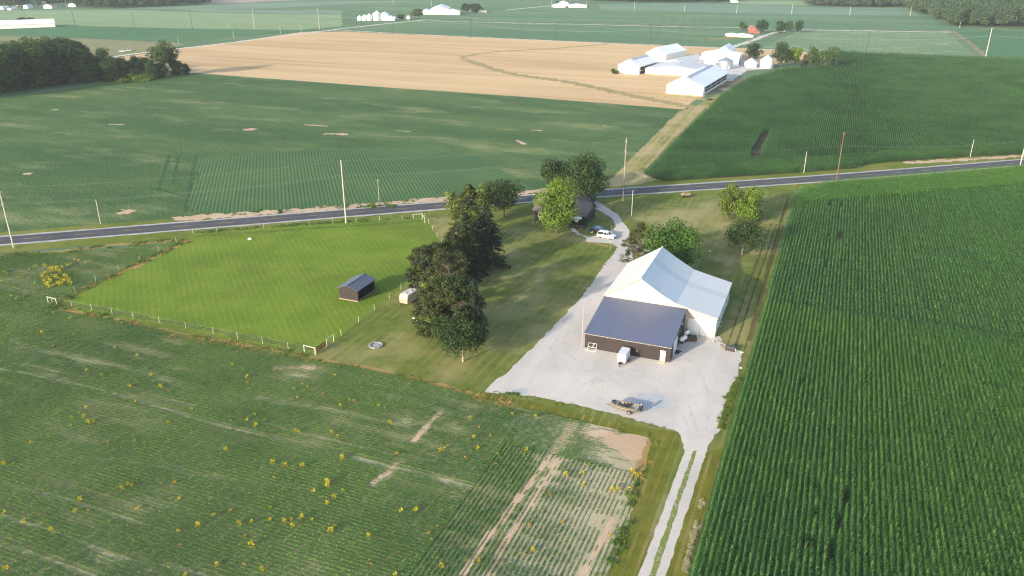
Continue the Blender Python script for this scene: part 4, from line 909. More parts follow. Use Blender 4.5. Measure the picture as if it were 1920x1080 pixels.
# ---- the wood at the left edge: every tree a thing, sharing a few meshes
WT = [broad(40 + i, 18, 15, LF['wood2' if i % 3 == 0 else 'wood'], n=6000, size=.5, lobes=30, base=-.06, trunk_r=.4) for i in range(5)]
wl = ['dark full-crowned tree in the wood at the left edge', 'lighter green tree among the dark ones in the left wood']
front = [(-145, 196, 98), (-95, 188, 94), (-40, 181, 92), (8, 172, 84), (40, 167, 78), (72, 163, 82), (100, 160, 78), (130, 156, 75), (160, 154, 92), (186, 152, 98), (210, 152, 104), (236, 150, 108), (262, 148, 112), (285, 147, 114), (305, 145, 112), (330, 141, 108), (349, 139, 117)]
for i, (px, b, tp_) in enumerate(front):
    p, h, _ = at(px, b, tp_, 10); h *= .92; k = i % 5
    lab = {16: 'small dark tree at the right tip of the left wood, against the stubble', 15: 'dark tree second from the tip of the left wood'}.get(i)
    tree('wood_tree', lab or ('dark full-crowned tree along the front edge of the left wood' if k % 3 else 'lighter green tree along the front edge of the left wood'), WT[k], p, 'tree', 'front trees of the left wood' if not lab else 'tip trees of the left wood', rotz=i * 1.7, s=(h / 18 * 1.05, h / 18 * 1.05, h / 18))
back = [(10, 158, 78), (45, 152, 80), (85, 148, 72), (115, 146, 70), (145, 144, 72), (170, 143, 96), (200, 142, 92), (228, 141, 106), (255, 140, 104), (0, 146, 77), (30, 140, 78), (60, 138, 73), (100, 136, 72), (135, 133, 70), (160, 135, 92), (65, 130, 76), (95, 128, 71), (125, 126, 69), (150, 128, 78), (20, 132, 82), (-30, 150, 84), (-50, 165, 88), (275, 141, 106), (0, 165, 84)]
for i, (px, b, tp_) in enumerate(back):
    p, h, _ = at(px, b, tp_, 10); h = min(h, 23); k = (i * 2 + 1) % 5
    tree('wood_tree', 'dark tree standing deep inside the left wood' if k % 3 else 'lighter crown deep inside the left wood', WT[k], p, 'tree', 'inner trees of the left wood', rotz=i * 2.3, s=(h / 18 * .95, h / 18 * .95, h / 18))
one('cottonwood_tree', 'tall pale green tree rising above the right end of the left wood', LF['wood2'], 312, 143, 76, 48, 60, n=5200, size=.5, lobes=20, base=.3, trunk_r=.45, bark=PBARK)
one('woodland_shrub', 'bright green brush in front of the left wood', LF['lime'], 262, 152, 145, 44, 61, 'shrub', n=1800, size=.4, lobes=16, base=0., trunk_r=.1, squash=.6)
one('woodland_shrub', 'small lime shrub at the foot of the tall pale tree', LF['olive'], 232, 155, 149, 22, 62, 'shrub', n=900, size=.35, lobes=10, base=0., trunk_r=.1)

# ---- trees of the far farms
FT = [broad(70 + i, 12, 11, LF['wood2' if i == 1 else 'wood'], n=1700, size=.55, lobes=16, base=.1, trunk_r=.3) for i in range(3)]
for i, (px, b, tp_, wp, lab) in enumerate([(1413, 111, 79, 31, 'round tree behind the grain bins of the dairy farm'), (1391, 59, 40, 17, 'round dark tree left of the red house'), (1426, 62, 37, 24, 'dark tree right beside the red house'),
    (1461, 62, 37, 18, 'first of the three dark trees right of the red house'), (1479, 62, 38, 18, 'middle of the three dark trees right of the red house'), (1498, 62, 38, 16, 'last of the three dark trees right of the red house'),
    (753, 36, 25, 16, 'small round tree left of the tiny white house'), (781, 35, 15, 24, 'big dark tree right of the tiny white house'), (872, 24, 6, 19, 'left half of the dark grove beside the big far barn'), (890, 24, 5, 22, 'right half of the dark grove beside the big far barn'), (902, 21, 11, 9, 'small outer tree of the dark grove by the far barn'),
    (42, 42, 32, 17, 'left bush behind the long white far shed'), (57, 42, 32, 16, 'right bush behind the long white far shed'), (1045, 6, 1, 6, 'tiny dark tree behind the farthest white farm')]):
    p, h, w_ = at(px, b, tp_, wp); tree('farm_tree', lab, FT[i % 3], p, rotz=i * 1.3, s=(w_ / 11, w_ / 11, h / 12))
one('farm_tree', 'dark green tree beside the galvanised bin at the dairy farm', LF['wood'], 1464, 126, 80, 36, 75, n=2600, size=.5, lobes=20, base=.05, trunk_r=.3)
one('farm_tree', 'bright yellow green tree in the dairy farm grove', LF['lime'], 1490, 125, 82, 26, 76, n=2200, size=.45, lobes=16, base=.05, trunk_r=.3)
one('purple_tree', 'dark purple pointed tree in the dairy farm grove', LF['purple'], 1507, 126, 102, 16, 77, fn=conifer, n=1500, size=.4, power=.45, trunk_r=.2)
one('farm_tree', 'grey green tree in the middle of the dairy farm grove', LF['wood2'], 1524, 126, 86, 34, 78, n=2200, size=.48, lobes=16, base=.05, trunk_r=.3)
one('farm_tree', 'olive tree at the right end of the dairy farm grove', LF['wood2'], 1550, 128, 85, 38, 79, n=2200, size=.48, lobes=18, base=.05, trunk_r=.3)
one('farm_shrub', 'pale shrub at the end of the dairy farm grove', LF['olive'], 1562, 122, 105, 10, 80, 'shrub', n=500, size=.4, lobes=8, base=0., trunk_r=.1)
one('farm_shrub', 'green scrub beside the left white barn of the dairy farm', LF['wood2'], 1153, 139, 128, 14, 81, 'shrub', n=600, size=.45, lobes=8, base=0., trunk_r=.1, squash=.6)

# ---- far woods, each one mass
FW = []
for i in range(4):
    tm, cr = broad(90 + i, 19, 13, LF['far'], n=900, size=.95, lobes=16, base=.05, trunk_r=.3); FW.append(cr)
def wood(name, poly, step, label, s0=.8, s1=1.15):
    P = gpoly(poly); xs_ = [p[0] for p in P]; ys_ = [p[1] for p in P]
    X, Y = np.meshgrid(np.arange(min(xs_), max(xs_), step), np.arange(min(ys_), max(ys_), step)); X = X.ravel() + RNG.normal(0, step * .25, X.size); Y = Y.ravel() + RNG.normal(0, step * .25, Y.size)
    ok = inside(X, Y, P); X, Y = X[ok], Y[ok]; n = len(X); s = RNG.uniform(s0, s1, n)
    print(name, n)
    tag(scatter(name, np.c_[X, Y, np.zeros(n)], np.c_[np.zeros((n, 2)), RNG.uniform(0, 6.28, n)], np.c_[s, s, s * RNG.uniform(.85, 1.1, n)], RNG.integers(0, 4, n), FW), label, 'woods', kind='stuff')
wood('woodland', [(1792, 50), (1920, 52), (2250, 55), (2250, 8), (1920, -8), (1700, 2), (1690, 14), (1730, 28)], 9.5, 'dense hazy woodland filling the top right corner')
wood('woodland', [(1510, 11), (1600, 14), (1690, 14), (1700, 2), (1690, -12), (1560, -12), (1515, 2)], 10, 'thin hazy belt of trees along the far edge, left of the big woodland')
wood('woodland', [(1110, 3), (1240, 5), (1360, 4), (1380, -3), (1240, -6), (1110, -2)], 11, 'distant dark strip of trees at the top centre')
wood('treeline', [(135, 15), (200, 16), (300, 13), (350, 10), (410, 8), (370, 3), (300, 0), (200, 4), (160, 8), (100, 10), (60, 14), (130, 10)], 12, 'hazy bluish treeline behind the far left fields', .6, 1.)
wood('treeline', [(0, 12), (40, 15), (60, 6), (20, 2), (-60, 6)], 11, 'clump of hazy trees among the village houses at the top left', .6, 1.)
wood('treeline', [(60, 3), (140, 5), (260, -2), (340, -3), (200, -8), (0, -6), (-40, 0)], 13, 'farthest blue trees along the top left edge', .6, 1.)

# ================================================================= BUILDINGS
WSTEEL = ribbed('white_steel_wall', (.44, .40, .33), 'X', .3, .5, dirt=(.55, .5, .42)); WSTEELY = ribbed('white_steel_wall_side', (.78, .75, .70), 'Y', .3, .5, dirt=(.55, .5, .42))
DWALL = ribbed('dark_brown_steel', (.024, .018, .019), 'X', .3, .5, var=.1); DWALLY = ribbed('dark_brown_steel_side', (.026, .024, .028), 'Y', .3, .5, var=.1)
DROOF = ribbed('slate_grey_roof', (.092, .108, .168), 'X', .3, .42, var=.04, depth=.012, dirt=(.11, .09, .09))
WHT = paint('white_trim', (.8, .78, .74), .5, var=.05); GLASS = paint('dark_glass', (.02, .025, .03), .08, var=.1, spec=.6)
STEEL = paint('galvanised', (.42, .43, .44), .4, .7, var=.1); BLACK = paint('black_rubber', (.02, .02, .02), .85, var=.2); DARKIN = paint('interior_shade_paint', (.012, .011, .010), .95)  # last one: shade inside open sheds and bays put into a near-black colour
WOODP = paint('weathered_wood', (.36, .31, .25), .95, var=.15, scale=2); REDW = paint('red_brown_wood', (.16, .055, .035), .9, var=.2, scale=3)

def m_barnroof():
    t = NT('barn_roof_sheets'); o = t.obj(); sx = t.n('ShaderNodeSeparateXYZ'); t.put(sx.inputs[0], o); x, y = sx.outputs['X'], sx.outputs['Y']
    white = (.53, .53, .525); blue = (.52, .54, .56); dark = (.42, .445, .465)
    yn = t.math('ADD', y, t.math('MULTIPLY', t.noise(.3, 2, vec=o), .5))
    main = t.math('MULTIPLY', t.rng(x, 6.95, 7.05), t.rng(t.math('ADD', x, t.math('MULTIPLY', y, .18)), 15.5, 17.5, 1, 0))
    c = t.mix(t.math('MULTIPLY', main, t.rng(yn, 11.6, 12.4, 1, .25)), white, blue)
    bandm = t.math('MULTIPLY', t.math('MULTIPLY', t.rng(yn, 9.9, 10.6), t.rng(yn, 12.7, 13.1, 1, 0)), t.rng(x, 6.95, 7.05))
    c = t.mix(t.math('MULTIPLY', bandm, .8), c, dark)
    c = t.mix(t.rng(t.noise(.8, 5, vec=o, rough=.7, stretch=(.3, 1.5, 1)), .5, .8, 0, .35), c, (.42, .41, .39))
    c = t.mix(t.rng(t.noise(2.5, 4, vec=o, rough=.8), .62, .75, 0, .35), c, (.30, .27, .24))
    v = t.math('MULTIPLY', y, 2 * math.pi / .6); rib = t.math('POWER', t.math('ADD', t.math('MULTIPLY', t.math('SINE', v), .5), .5), 5)
    c = t.mix(t.math('MULTIPLY', rib, .07), c, (.4, .4, .4))
    return t.done(t.bsdf(c, .42, normal=t.bump(rib, .012, .4), spec=.4))
BROOF = m_barnroof()

# ---- white barn (origin at its south-west base corner)
bx, by = -38.4, 146.0; W1, WL_, L1 = 14.4, 22.3, 19.2
barn = thing('white_barn', 'big white metal barn with a steep gable and long lean-to roof', 'barn', (bx, by))
EV_, RDG, KX, KZ, LE = 5.9, 10.4, 13.9, 6.2, 4.35
b = MB(True)
b.add([(0, 0, 0), (WL_, 0, 0), (WL_, 0, LE - .08), (KX, 0, KZ - .1), (7, 0, RDG - .12), (0, 0, EV_ - .1)], [(0, 1, 2, 3, 4, 5)])
b.add([(0, L1, 0), (WL_, L1, 0), (WL_, L1, LE - .08), (KX, L1, KZ - .1), (7, L1, RDG - .12), (0, L1, EV_ - .1)], [(5, 4, 3, 2, 1, 0)])
b.cur = 1
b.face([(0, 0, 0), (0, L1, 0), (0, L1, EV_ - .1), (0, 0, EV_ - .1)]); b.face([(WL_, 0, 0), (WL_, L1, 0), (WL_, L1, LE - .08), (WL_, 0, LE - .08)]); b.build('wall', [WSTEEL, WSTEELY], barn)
def roofslab(mb, pts, y0, y1, th=.12):
    for (xa, za), (xb, zb) in zip(pts[:-1], pts[1:]):
        mb.add([(xa, y0, za), (xb, y0, zb), (xb, y1, zb), (xa, y1, za), (xa, y0, za - th), (xb, y0, zb - th), (xb, y1, zb - th), (xa, y1, za - th)], [(0, 1, 2, 3), (7, 6, 5, 4), (0, 4, 5, 1), (2, 6, 7, 3), (1, 5, 6, 2), (0, 3, 7, 4)])
b = MB(True); ys = np.linspace(-.35, L1 + .35, 14)
prof = [(-.45, EV_ - .3), (3.4, EV_ + 2.15), (7, RDG), (10.3, RDG - 2.05), (12.6, KZ + .85), (14.4, KZ - .08), (18.2, KZ - .95), (WL_ + .35, LE - .05)]
sag = lambda x, y: -.10 * math.sin(math.pi * (y + .35) / (L1 + .7)) * (1 if 8 < x < 22 else .4)
for ya, yb in zip(ys[:-1], ys[1:]):
    for (xa, za), (xb, zb) in zip(prof[:-1], prof[1:]):
        b.face([(xa, ya, za + sag(xa, ya)), (xb, ya, zb + sag(xb, ya)), (xb, yb, zb + sag(xb, yb)), (xa, yb, za + sag(xa, yb))])
ro = b.build('roof', BROOF, barn); so_ = ro.modifiers.new('thick', 'SOLIDIFY'); so_.thickness = .08; so_.offset = -1
b = MB(); b.tube([(7, -.42, RDG + .02), (7, L1 * .5, RDG - .02), (7, L1 + .42, RDG + .02)], .14, 6); b.build('ridge_cap', WHT, ro)
b = MB(); b.box(16.9, 19.3, -.07, -.02, .02, 3.15); b.box(19.4, 21.8, -.10, -.05, .02, 3.05); dd_ = b.build('door', paint('white_sliding_door', (.66, .68, .67), .5, var=.05), barn)
b = MB(); b.box(16.4, 22.0, -.16, -.03, 3.2, 3.32); [b.box(x, x + .08, -.13, -.10, .05, 3.05) for x in (17.6, 18.5, 20.2, 21.0)]; b.build('door_track', WHT, dd_)
b = MB(); b.box(6.6, 7.15, -.06, -.02, 8.95, 9.05); b.box(9.35, 9.55, -.06, -.02, 7.7, 7.9); b.box(9.2, 9.4, -.06, -.02, 6.75, 6.9); b.build('gable_vent', STEEL, barn)
b = MB(); b.tube([(-.5, -.3, EV_ - .32), (7, -.38, RDG - .08), (13.95, -.38, KZ - .1), (WL_ + .3, -.38, LE - .14)], .09, 5); b.box(WL_ - .06, WL_ + .1, -.08, .08, 0, LE - .1); b.box(WL_ - .06, WL_ + .1, L1 - .08, L1 + .08, 0, LE - .1); b.build('corner_trim', paint('weathered_trim', (.40, .38, .34), .7), barn)
b = MB(); [b.box(WL_ + .02, WL_ + .07, y, y + .9, 1.6, 2.5) for y in (4.2, 9.2, 14.2)]; b.build('window', paint('dusty_pane', (.30, .33, .36), .3, var=.15), barn)

# ---- dark workshop, lean-to roof falling towards the camera
sx0, sy0, SW_, SL = -38.5, 132.4, 16.4, 13.35
shop = thing('workshop', 'dark brown metal workshop with slate grey lean-to roof against the barn', 'workshop', (sx0, sy0))
fe, re = 3.25, 5.35
b = MB(); b.face([(0, 0, 0), (SW_, 0, 0), (SW_, 0, fe - .1), (0, 0, fe - .1)]); b.build('wall', DWALL, shop)
b = MB(); b.face([(0, 0, 0), (0, SL, 0), (0, SL, re - .12), (0, 0, fe - .1)]); b.face([(SW_, 0, 0), (SW_, SL, 0), (SW_, SL, re - .12), (SW_, 0, fe - .1)]); b.build('side_wall', DWALLY, shop)
b = MB(); e = .35; zf = fe - e * (re - fe) / SL
b.add([(-e * .5, -e, zf), (SW_ + e * .5, -e, zf), (SW_ + e * .5, SL - .02, re), (-e * .5, SL - .02, re), (-e * .5, -e, zf - .12), (SW_ + e * .5, -e, zf - .12), (SW_ + e * .5, SL - .02, re - .12), (-e * .5, SL - .02, re - .12)], [(0, 1, 2, 3), (7, 6, 5, 4), (0, 4, 5, 1), (1, 5, 6, 2), (3, 2, 6, 7), (0, 3, 7, 4)])
rf = b.build('roof', DROOF, shop)
b = MB(); b.tube([(-.2, -.42, zf - .04), (SW_ + .2, -.42, zf - .04)], .055, 6); b.build('gutter', paint('tan_gutter', (.34, .28, .24), .5), rf)
b = MB(); b.box(14.55, 15.5, -.07, -.02, .12, 2.2); dr = b.build('door', WHT, shop)
b = MB(); b.box(15.32, 15.40, -.11, -.06, 1.05, 1.13); b.build('handle', STEEL, dr)
b = MB(); b.box(14.45, 15.65, -.9, -.02, 0.04, .12); b.build('doorstep', paint('wood_step', (.45, .34, .22), .9), shop)
b = MB(); b.box(SW_ + .02, SW_ + .08, 2.6, 6.2, .05, 3.0); gd = b.build('garage_door', paint('white_overhead_door', (.72, .73, .74), .5, var=.04), shop)
b = MB(); [b.box(SW_ + .08, SW_ + .095, 2.6, 6.2, z, z + .03) for z in (.6, 1.2, 1.8, 2.4)]; b.build('panel_joint', STEEL, gd)
b = MB(); b.box(10.0, 10.35, -.22, -.02, 1.1, 1.5); b.build('meter_box', paint('meter_grey', (.12, .11, .11), .6), shop)
b = MB(); [b.tube([(x, -.4, fe - .35), (x, -.48, fe - .28)], .06, 6) for x in (4.5, 8.2, 12.4)]; b.build('eave_light', STEEL, shop)
b = MB(); b.box(SW_ + .02, SW_ + .3, 9.6, 10.0, 3.6, 3.8); b.build('wall_lamp', WHT, shop)

# ---- run-in shed in the pasture
p = g(637, 560); q = g(671, 566); e3 = g(703, 545)
shW = 4.7; shL = 7.0
shed = thing('pasture_shed', 'small dark brown shed with blue grey gable roof in the pasture', 'shed', (*g(637, 560), 0))
b = MB(); b.add([(0, 0, .15), (shW, 0, .15), (shW, 0, 2.75), (shW / 2, 0, 3.45), (0, 0, 2.75)], [(0, 1, 2, 3, 4)]); b.add([(0, shL, .15), (shW, shL, .15), (shW, shL, 2.75), (shW / 2, shL, 3.45), (0, shL, 2.75)], [(4, 3, 2, 1, 0)])
b.build('wall', DWALL, shed)
b = MB(); b.face([(0, 0, .15), (0, shL, .15), (0, shL, 2.75), (0, 0, 2.75)]); b.box(shW - .1, shW, 0.02, .5, .15, 2.7); b.box(shW - .1, shW, shL - .5, shL - .02, .15, 2.7); b.box(shW - .1, shW, .5, shL - .5, 2.35, 2.7); b.build('side_wall', DWALLY, shed)
b = MB(); b.box(.05, shW - .6, .05, shL - .05, .02, .2); b.face([(shW - 1.2, .1, .15), (shW - 1.2, shL - .1, .15), (shW - 1.2, shL - .1, 2.7), (shW - 1.2, .1, 2.7)]); b.build('interior', DARKIN, shed)
b = MB(); roofslab(b, [(-.35, 2.68), (shW / 2, 3.55)], -.35, shL + .35, .07); roofslab(b, [(shW / 2, 3.55), (shW + .35, 2.68)], -.35, shL + .35, .07)
shr = b.build('roof', ribbed('shed_roof', (.095, .102, .14), 'Y', .3, .42, var=.04, depth=.03), shed)
b = MB(); b.tube([(shW / 2, -.37, 3.58), (shW / 2, shL + .37, 3.58)], .07, 5); b.build('ridge_cap', paint('shed_ridge', (.10, .11, .14), .4), shr)
b = MB(); b.box(-.06, shW + .04, -.07, 0, .0, .18); b.box(shW, shW + .07, 0, shL, 0, .18); b.box(-.07, 0, 0, shL, 0, .18); b.build('base_board', paint('weathered_board', (.33, .25, .2), .9), shed)
b = MB(); [b.box(shW + .02, shW + .10, y, y + .25, 2.45, 2.58) for y in (1., 3.4, 5.8)]; b.build('eave_bracket', WHT, shed)

# ---- house behind the lime tree
HOUSE = paint('charcoal_siding', (.022, .025, .036), .7, var=.1, scale=2); HG = paint('grey_siding', (.12, .13, .14), .8, var=.1)
HR = ribbed('brown_shingles', (.15, .125, .115), 'Y', .35, .9, var=.15, depth=.01)
house = thing('farmhouse', 'dark farmhouse with grey brown roof under the lime green tree', 'house', (-75.5, 203.6))
b = MB(); b.box(0, 15.2, 0, 9, 0, 3.0); b.build('wall', HOUSE, house); b = MB(); b.box(4, 11, 9.01, 24, 0, 2.99); b.build('wall', HOUSE, house)
b = MB(); roofslab(b, [(0, 0), (1, 0)], 0, 1) if False else None
def gable_x(mb, x0, x1, y0, y1, ze, zr, o=.5):
    ym = (y0 + y1) / 2; zo = ze - (zr - ze) * o / (ym - y0)
    for s_, ya in ((1, y0 - o), (-1, y1 + o)):
        mb.add([(x0 - o, ya, zo), (x1 + o, ya, zo), (x1 + o, ym, zr), (x0 - o, ym, zr), (x0 - o, ya, zo - .14), (x1 + o, ya, zo - .14), (x1 + o, ym, zr - .14), (x0 - o, ym, zr - .14)], [(0, 1, 2, 3), (7, 6, 5, 4), (0, 4, 5, 1), (1, 5, 6, 2), (3, 2, 6, 7), (0, 3, 7, 4)])
def gable_y(mb, x0, x1, y0, y1, ze, zr, o=.5):
    xm = (x0 + x1) / 2; zo = ze - (zr - ze) * o / (xm - x0)
    for xa in (x0 - o, x1 + o):
        mb.add([(xa, y0 - o, zo), (xa, y1 + o, zo), (xm, y1 + o, zr), (xm, y0 - o, zr), (xa, y0 - o, zo - .14), (xa, y1 + o, zo - .14), (xm, y1 + o, zr - .14), (xm, y0 - o, zr - .14)], [(0, 1, 2, 3), (7, 6, 5, 4), (0, 4, 5, 1), (1, 5, 6, 2), (3, 2, 6, 7), (0, 3, 7, 4)])
b = MB(); gable_x(b, 0, 15.2, 0, 9, 3.0, 5.6); gable_y(b, 4, 11, 9, 24, 2.95, 5.3); rf = b.build('roof', HR, house)
b = MB(); b.face([(0, 0, 3), (0, 9, 3), (0, 4.5, 5.5)]); b.face([(15.2, 0, 3), (15.2, 9, 3), (15.2, 4.5, 5.5)]); b.face([(4, 24, 3), (11, 24, 3), (7.5, 24, 5.2)]); b.build('gable', HG, house)
b = MB(); b.box(9.2, 9.9, 4.1, 4.9, 5.2, 6.3); b.build('chimney', paint('brick_chimney', (.22, .10, .07), .9, var=.2), rf)
for x in (1.2, 5.2, 8.4): 
    b = MB(); b.box(x, x + 1.3, -.06, -.01, 1.0, 2.2); wf = b.build('window', WHT, house); b = MB(); b.box(x + .1, x + 1.2, -.09, -.07, 1.1, 2.1); b.build('pane', GLASS, wf)
b = MB(); b.box(12.0, 13.0, -.06, -.01, .35, 2.4); b.build('door', WHT, house)
b = MB(); b.box(9.6, 15.8, -3.6, -.12, 0.0, .42); b.box(9.6, 15.8, -3.66, -3.6, .42, 1.3); b.box(15.76, 15.82, -3.6, -.2, .42, 1.3); b.build('deck', paint('dark_deck', (.03, .028, .03), .8), house)
um = thing('patio_umbrella', 'white patio umbrella open on the dark house deck', 'umbrella', (-62.6, 201.9, .42))
b = MB(); k = 8; R_ = 1.7
for i in range(k):
    a0, a1 = i * 6.2832 / k, (i + 1) * 6.2832 / k
    b.face([(0, 0, 2.75), (R_ * math.cos(a0), R_ * math.sin(a0), 2.15), (R_ * math.cos(a1), R_ * math.sin(a1), 2.15)]); b.face([(R_ * math.cos(a0), R_ * math.sin(a0), 2.15), (R_ * math.cos(a1), R_ * math.sin(a1), 2.15), (R_ * math.cos(a1), R_ * math.sin(a1), 1.98), (R_ * math.cos(a0), R_ * math.sin(a0), 1.98)])
b.build('canopy', WHT, um); b = MB(); b.tube([(0, 0, 0), (0, 0, 2.85)], .03, 6); b.lathe([(.3, 0), (.3, .06), (.05, .1)], 12); b.build('pole', STEEL, um)
pt = thing('patio_table', 'round pale table under the patio umbrella', 'table', (-62.6, 201.9, .42)); b = MB(); b.lathe([(.12, .68), (.62, .70), (.62, .74), (.1, .74)], 14); b.build('tabletop', paint('patio_pink', (.42, .28, .24), .7), pt)
b = MB(); [b.tube([(.4 * math.cos(a), .4 * math.sin(a), .0), (.3 * math.cos(a), .3 * math.sin(a), .7)], .025, 5) for a in (.8, 2.4, 3.9, 5.5)]; b.build('leg', STEEL, pt)
tk = thing('water_tank', 'upright white tank beside the shaded house wall', 'tank', (*g(1014, 411), 0)); b = MB(); b.lathe([(0, 0), (.75, 0), (.8, .1), (.8, 1.5), (.55, 1.85), (0, 1.95)], 18); b.build('tank_body', WHT, tk, smooth=True); b = MB(); b.lathe([(.16, 1.93), (.16, 2.05), (0, 2.07)], 10); b.build('lid', STEEL, tk)
pr = thing('propane_tank', 'small white horizontal gas tank in the shade of the lime tree', 'tank', (*g(1033, 422), 0), rotz=-.6)
b = MB(); b.loft([[(x, r_ * math.cos(a), .75 + r_ * math.sin(a)) for a in (k * .5236 for k in range(12))] for x, r_ in ((-.95, .08), (-.85, .3), (-.65, .4), (.65, .4), (.85, .3), (.95, .08))]); b.build('tank_body', WHT, pr, smooth=True); b = MB(); [b.box(x - .08, x + .08, -.3, .3, 0, .42) for x in (-.5, .5)]; b.build('leg', STEEL, pr)
rail = thing('white_handrail', 'thin pale rail running from the water tank to the gas tank', 'railing', (*g(1027, 417), 0)); a_ = g(1020, 413); c_ = g(1031, 421); b_ = g(1027, 417)
b = MB(); b.tube([(a_[0] - b_[0], a_[1] - b_[1], .9), (c_[0] - b_[0], c_[1] - b_[1], .9)], .07, 5); b.build('handrail', WHT, rail); b = MB(); [b.tube([(u[0] - b_[0], u[1] - b_[1], 0), (u[0] - b_[0], u[1] - b_[1], .9)], .05, 5) for u in (a_, c_)]; b.build('post', WHT, rail)

# ================================================================= VEHICLES AND THINGS IN THE YARD
def car(name, label, cat, loc, rotz, paint_, L=4.7, W=1.86, Hh=1.72, kind='suv', roofm=None):
    c = thing(name, label, cat, loc, rotz)
    hw = W / 2; gr = .28
    side = [(-L / 2, gr + .15), (-L / 2, .78), (-L / 2 + .08, .98), (L / 2 - 1.15, 1.05), (L / 2 - .25, .92), (L / 2, .72), (L / 2, gr + .12), (L / 2 - .3, gr), (-L / 2 + .3, gr)]
    rings = []
    for y, k in ((-hw, .94), (-hw + .08, 1.), (hw - .08, 1.), (hw, .94)): rings.append([(x * (1 if abs(y) < hw - .05 else .985), y, gr + (z - gr) * k) for x, z in side])
    b = MB(); b.loft(rings); b.build('body', paint_, c, smooth=False)
    if kind == 'suv': cab = [(-L / 2 + .12, .97), (-L / 2 + .38, Hh - .04), (-L / 2 + .75, Hh), (.25, Hh), (.62, Hh - .10), (L / 2 - 1.25, 1.04)]
    else: cab = [(-L / 2 + .55, .97), (-L / 2 + 1.15, Hh - .04), (-L / 2 + 1.5, Hh), (.15, Hh), (.45, Hh - .08), (L / 2 - 1.2, 1.04)]
    def cabring(y, inset): return [(x, y * (1 - inset * max(0, (z - .97) / (Hh - .97))), z) for x, z in cab]
    b = MB(); b.loft([cabring(-hw + .09, .14), cabring(hw - .09, .14)]); b.build('window', GLASS, c)
    # roof skin and pillars
    b = MB(); rp_ = [(x, z) for x, z in cab[1:5]]
    b.loft([[(x, y, z + .035) for x, z in rp_] + [(x, y, z - .05) for x, z in reversed(rp_)] for y in (-hw + .2, hw - .2)])
    for y in (-1, 1):
        yy = lambda z: y * ((hw - .09) * (1 - .14 * (z - .97) / (Hh - .97)) + .012)
        for (xa, za), (xb, zb) in ((cab[0], cab[1]), ((-.55, .97), (-.5, Hh)), ((.42, 1.0), (.36, Hh - .03)), (cab[5], cab[4])): b.tube([(xa, yy(za), za), (xb, yy(zb), zb)], .055, 4)
    b.build('roof', roofm or paint_, c)
    for x in (-L / 2 + .92, L / 2 - .95):
        for y in (-1, 1):
            b = MB(); b.disc(x, y * (hw - .09), .35, .35, 'Y', .22, 16); wh = b.build('wheel', BLACK, c); b = MB(); b.disc(x, y * (hw + .025), .35, .2, 'Y', .03, 12); b.build('rim', STEEL, wh)
    for y in (-1, 1):
        b = MB(); b.rbox(L / 2 - .16, L / 2 - .0, y * (hw - .3) - .18, y * (hw - .3) + .18, .68, .80, .02); b.build('headlight', paint('lamp_glass', (.6, .62, .65), .15), c)
        b = MB(); b.rbox(-L / 2 - .01, -L / 2 + .08, y * (hw - .2) - .1, y * (hw - .2) + .1, .72, .98, .02); b.build('taillight', paint('red_lamp', (.3, .02, .02), .3), c)
        b = MB(); b.rbox(.55, .75, y * (hw + .08) - .08, y * (hw + .08) + .08, .98, 1.12, .02); b.build('mirror', paint_, c)
    b = MB(); b.box(L / 2 - .02, L / 2 + .03, -hw + .3, hw - .3, .42, .62); b.build('grille', BLACK, c)
    return c
WPAINT = paint('white_car_paint', (.72, .72, .71), .25, var=.02, spec=.6); BPAINT = paint('dark_blue_car_paint', (.018, .022, .035), .25, var=.05, spec=.6); SPAINT = paint('silver_blue_paint', (.10, .18, .34), .3, var=.05, spec=.6); GPAINT = paint('silver_car_paint', (.45, .46, .48), .3, .3, var=.03)
p = g(1137, 446); car('parked_suv', 'white suv parked side-on on the drive by the house', 'car', (*p, .04), R(-7), WPAINT, L=4.9)
p = g(1126, 438); car('parked_car', 'dark blue car with bright windshield parked behind the white suv', 'car', (p[0] - .7, p[1] + .6, .04), R(-7), BPAINT, L=4.6, Hh=1.6, kind='car', roofm=SPAINT)
p = g(1219, 478); car('parked_pickup', 'white vehicle parked under the maple behind the barn', 'car', (p[0], p[1] - 1., .02), R(70), WPAINT, L=5.2, kind='car', Hh=1.8)
p = g(1211, 468); car('parked_sedan', 'dark vehicle beside the white one behind the airy pine', 'car', (p[0] - 1.6, p[1] - 1.2, .02), R(75), BPAINT, L=4.5, kind='car', Hh=1.5)

# cargo trailer
tr = thing('cargo_trailer', 'small white enclosed trailer standing in front of the dark workshop', 'trailer', (*g(1169, 677), .04), R(-1))
b = MB(); rings = []
for y, x_, zt in ((-1.75, .72, 1.9), (-1.6, .80, 2.08), (1.5, .80, 2.1), (1.55, .78, 2.05)): rings.append([(-x_, y, .5), (x_, y, .5), (x_, y, zt - .15), (x_ - .1, y, zt), (-x_ + .1, y, zt), (-x_, y, zt - .15)])
b.loft(rings); b.build('body', paint('trailer_white', (.76, .75, .74), .35, var=.03), tr)
b = MB(); b.face([(-.78, -1.62, 2.085), (.78, -1.62, 2.085), (.78, 1.52, 2.105), (-.78, 1.52, 2.105)]); b.build('roof', paint('trailer_roof', (.55, .57, .60), .4, var=.05), tr)
b = MB(); b.face([(-.22, -1.77, 1.38), (.22, -1.77, 1.38), (.14, -1.77, 1.2), (0, -1.775, 1.12), (-.14, -1.77, 1.2)]); b.build('emblem', paint('emblem_grey', (.22, .21, .22), .5), tr)
b = MB(); b.tube([(-.6, -1.7, .48), (0, -2.9, .5)], .05, 5); b.tube([(.6, -1.7, .48), (0, -2.9, .5)], .05, 5); b.tube([(0, -2.7, .02), (0, -2.7, .8)], .05, 6); b.box(-.25, .25, -2.45, -1.95, .5, .82); b.build('hitch', BLACK, tr)
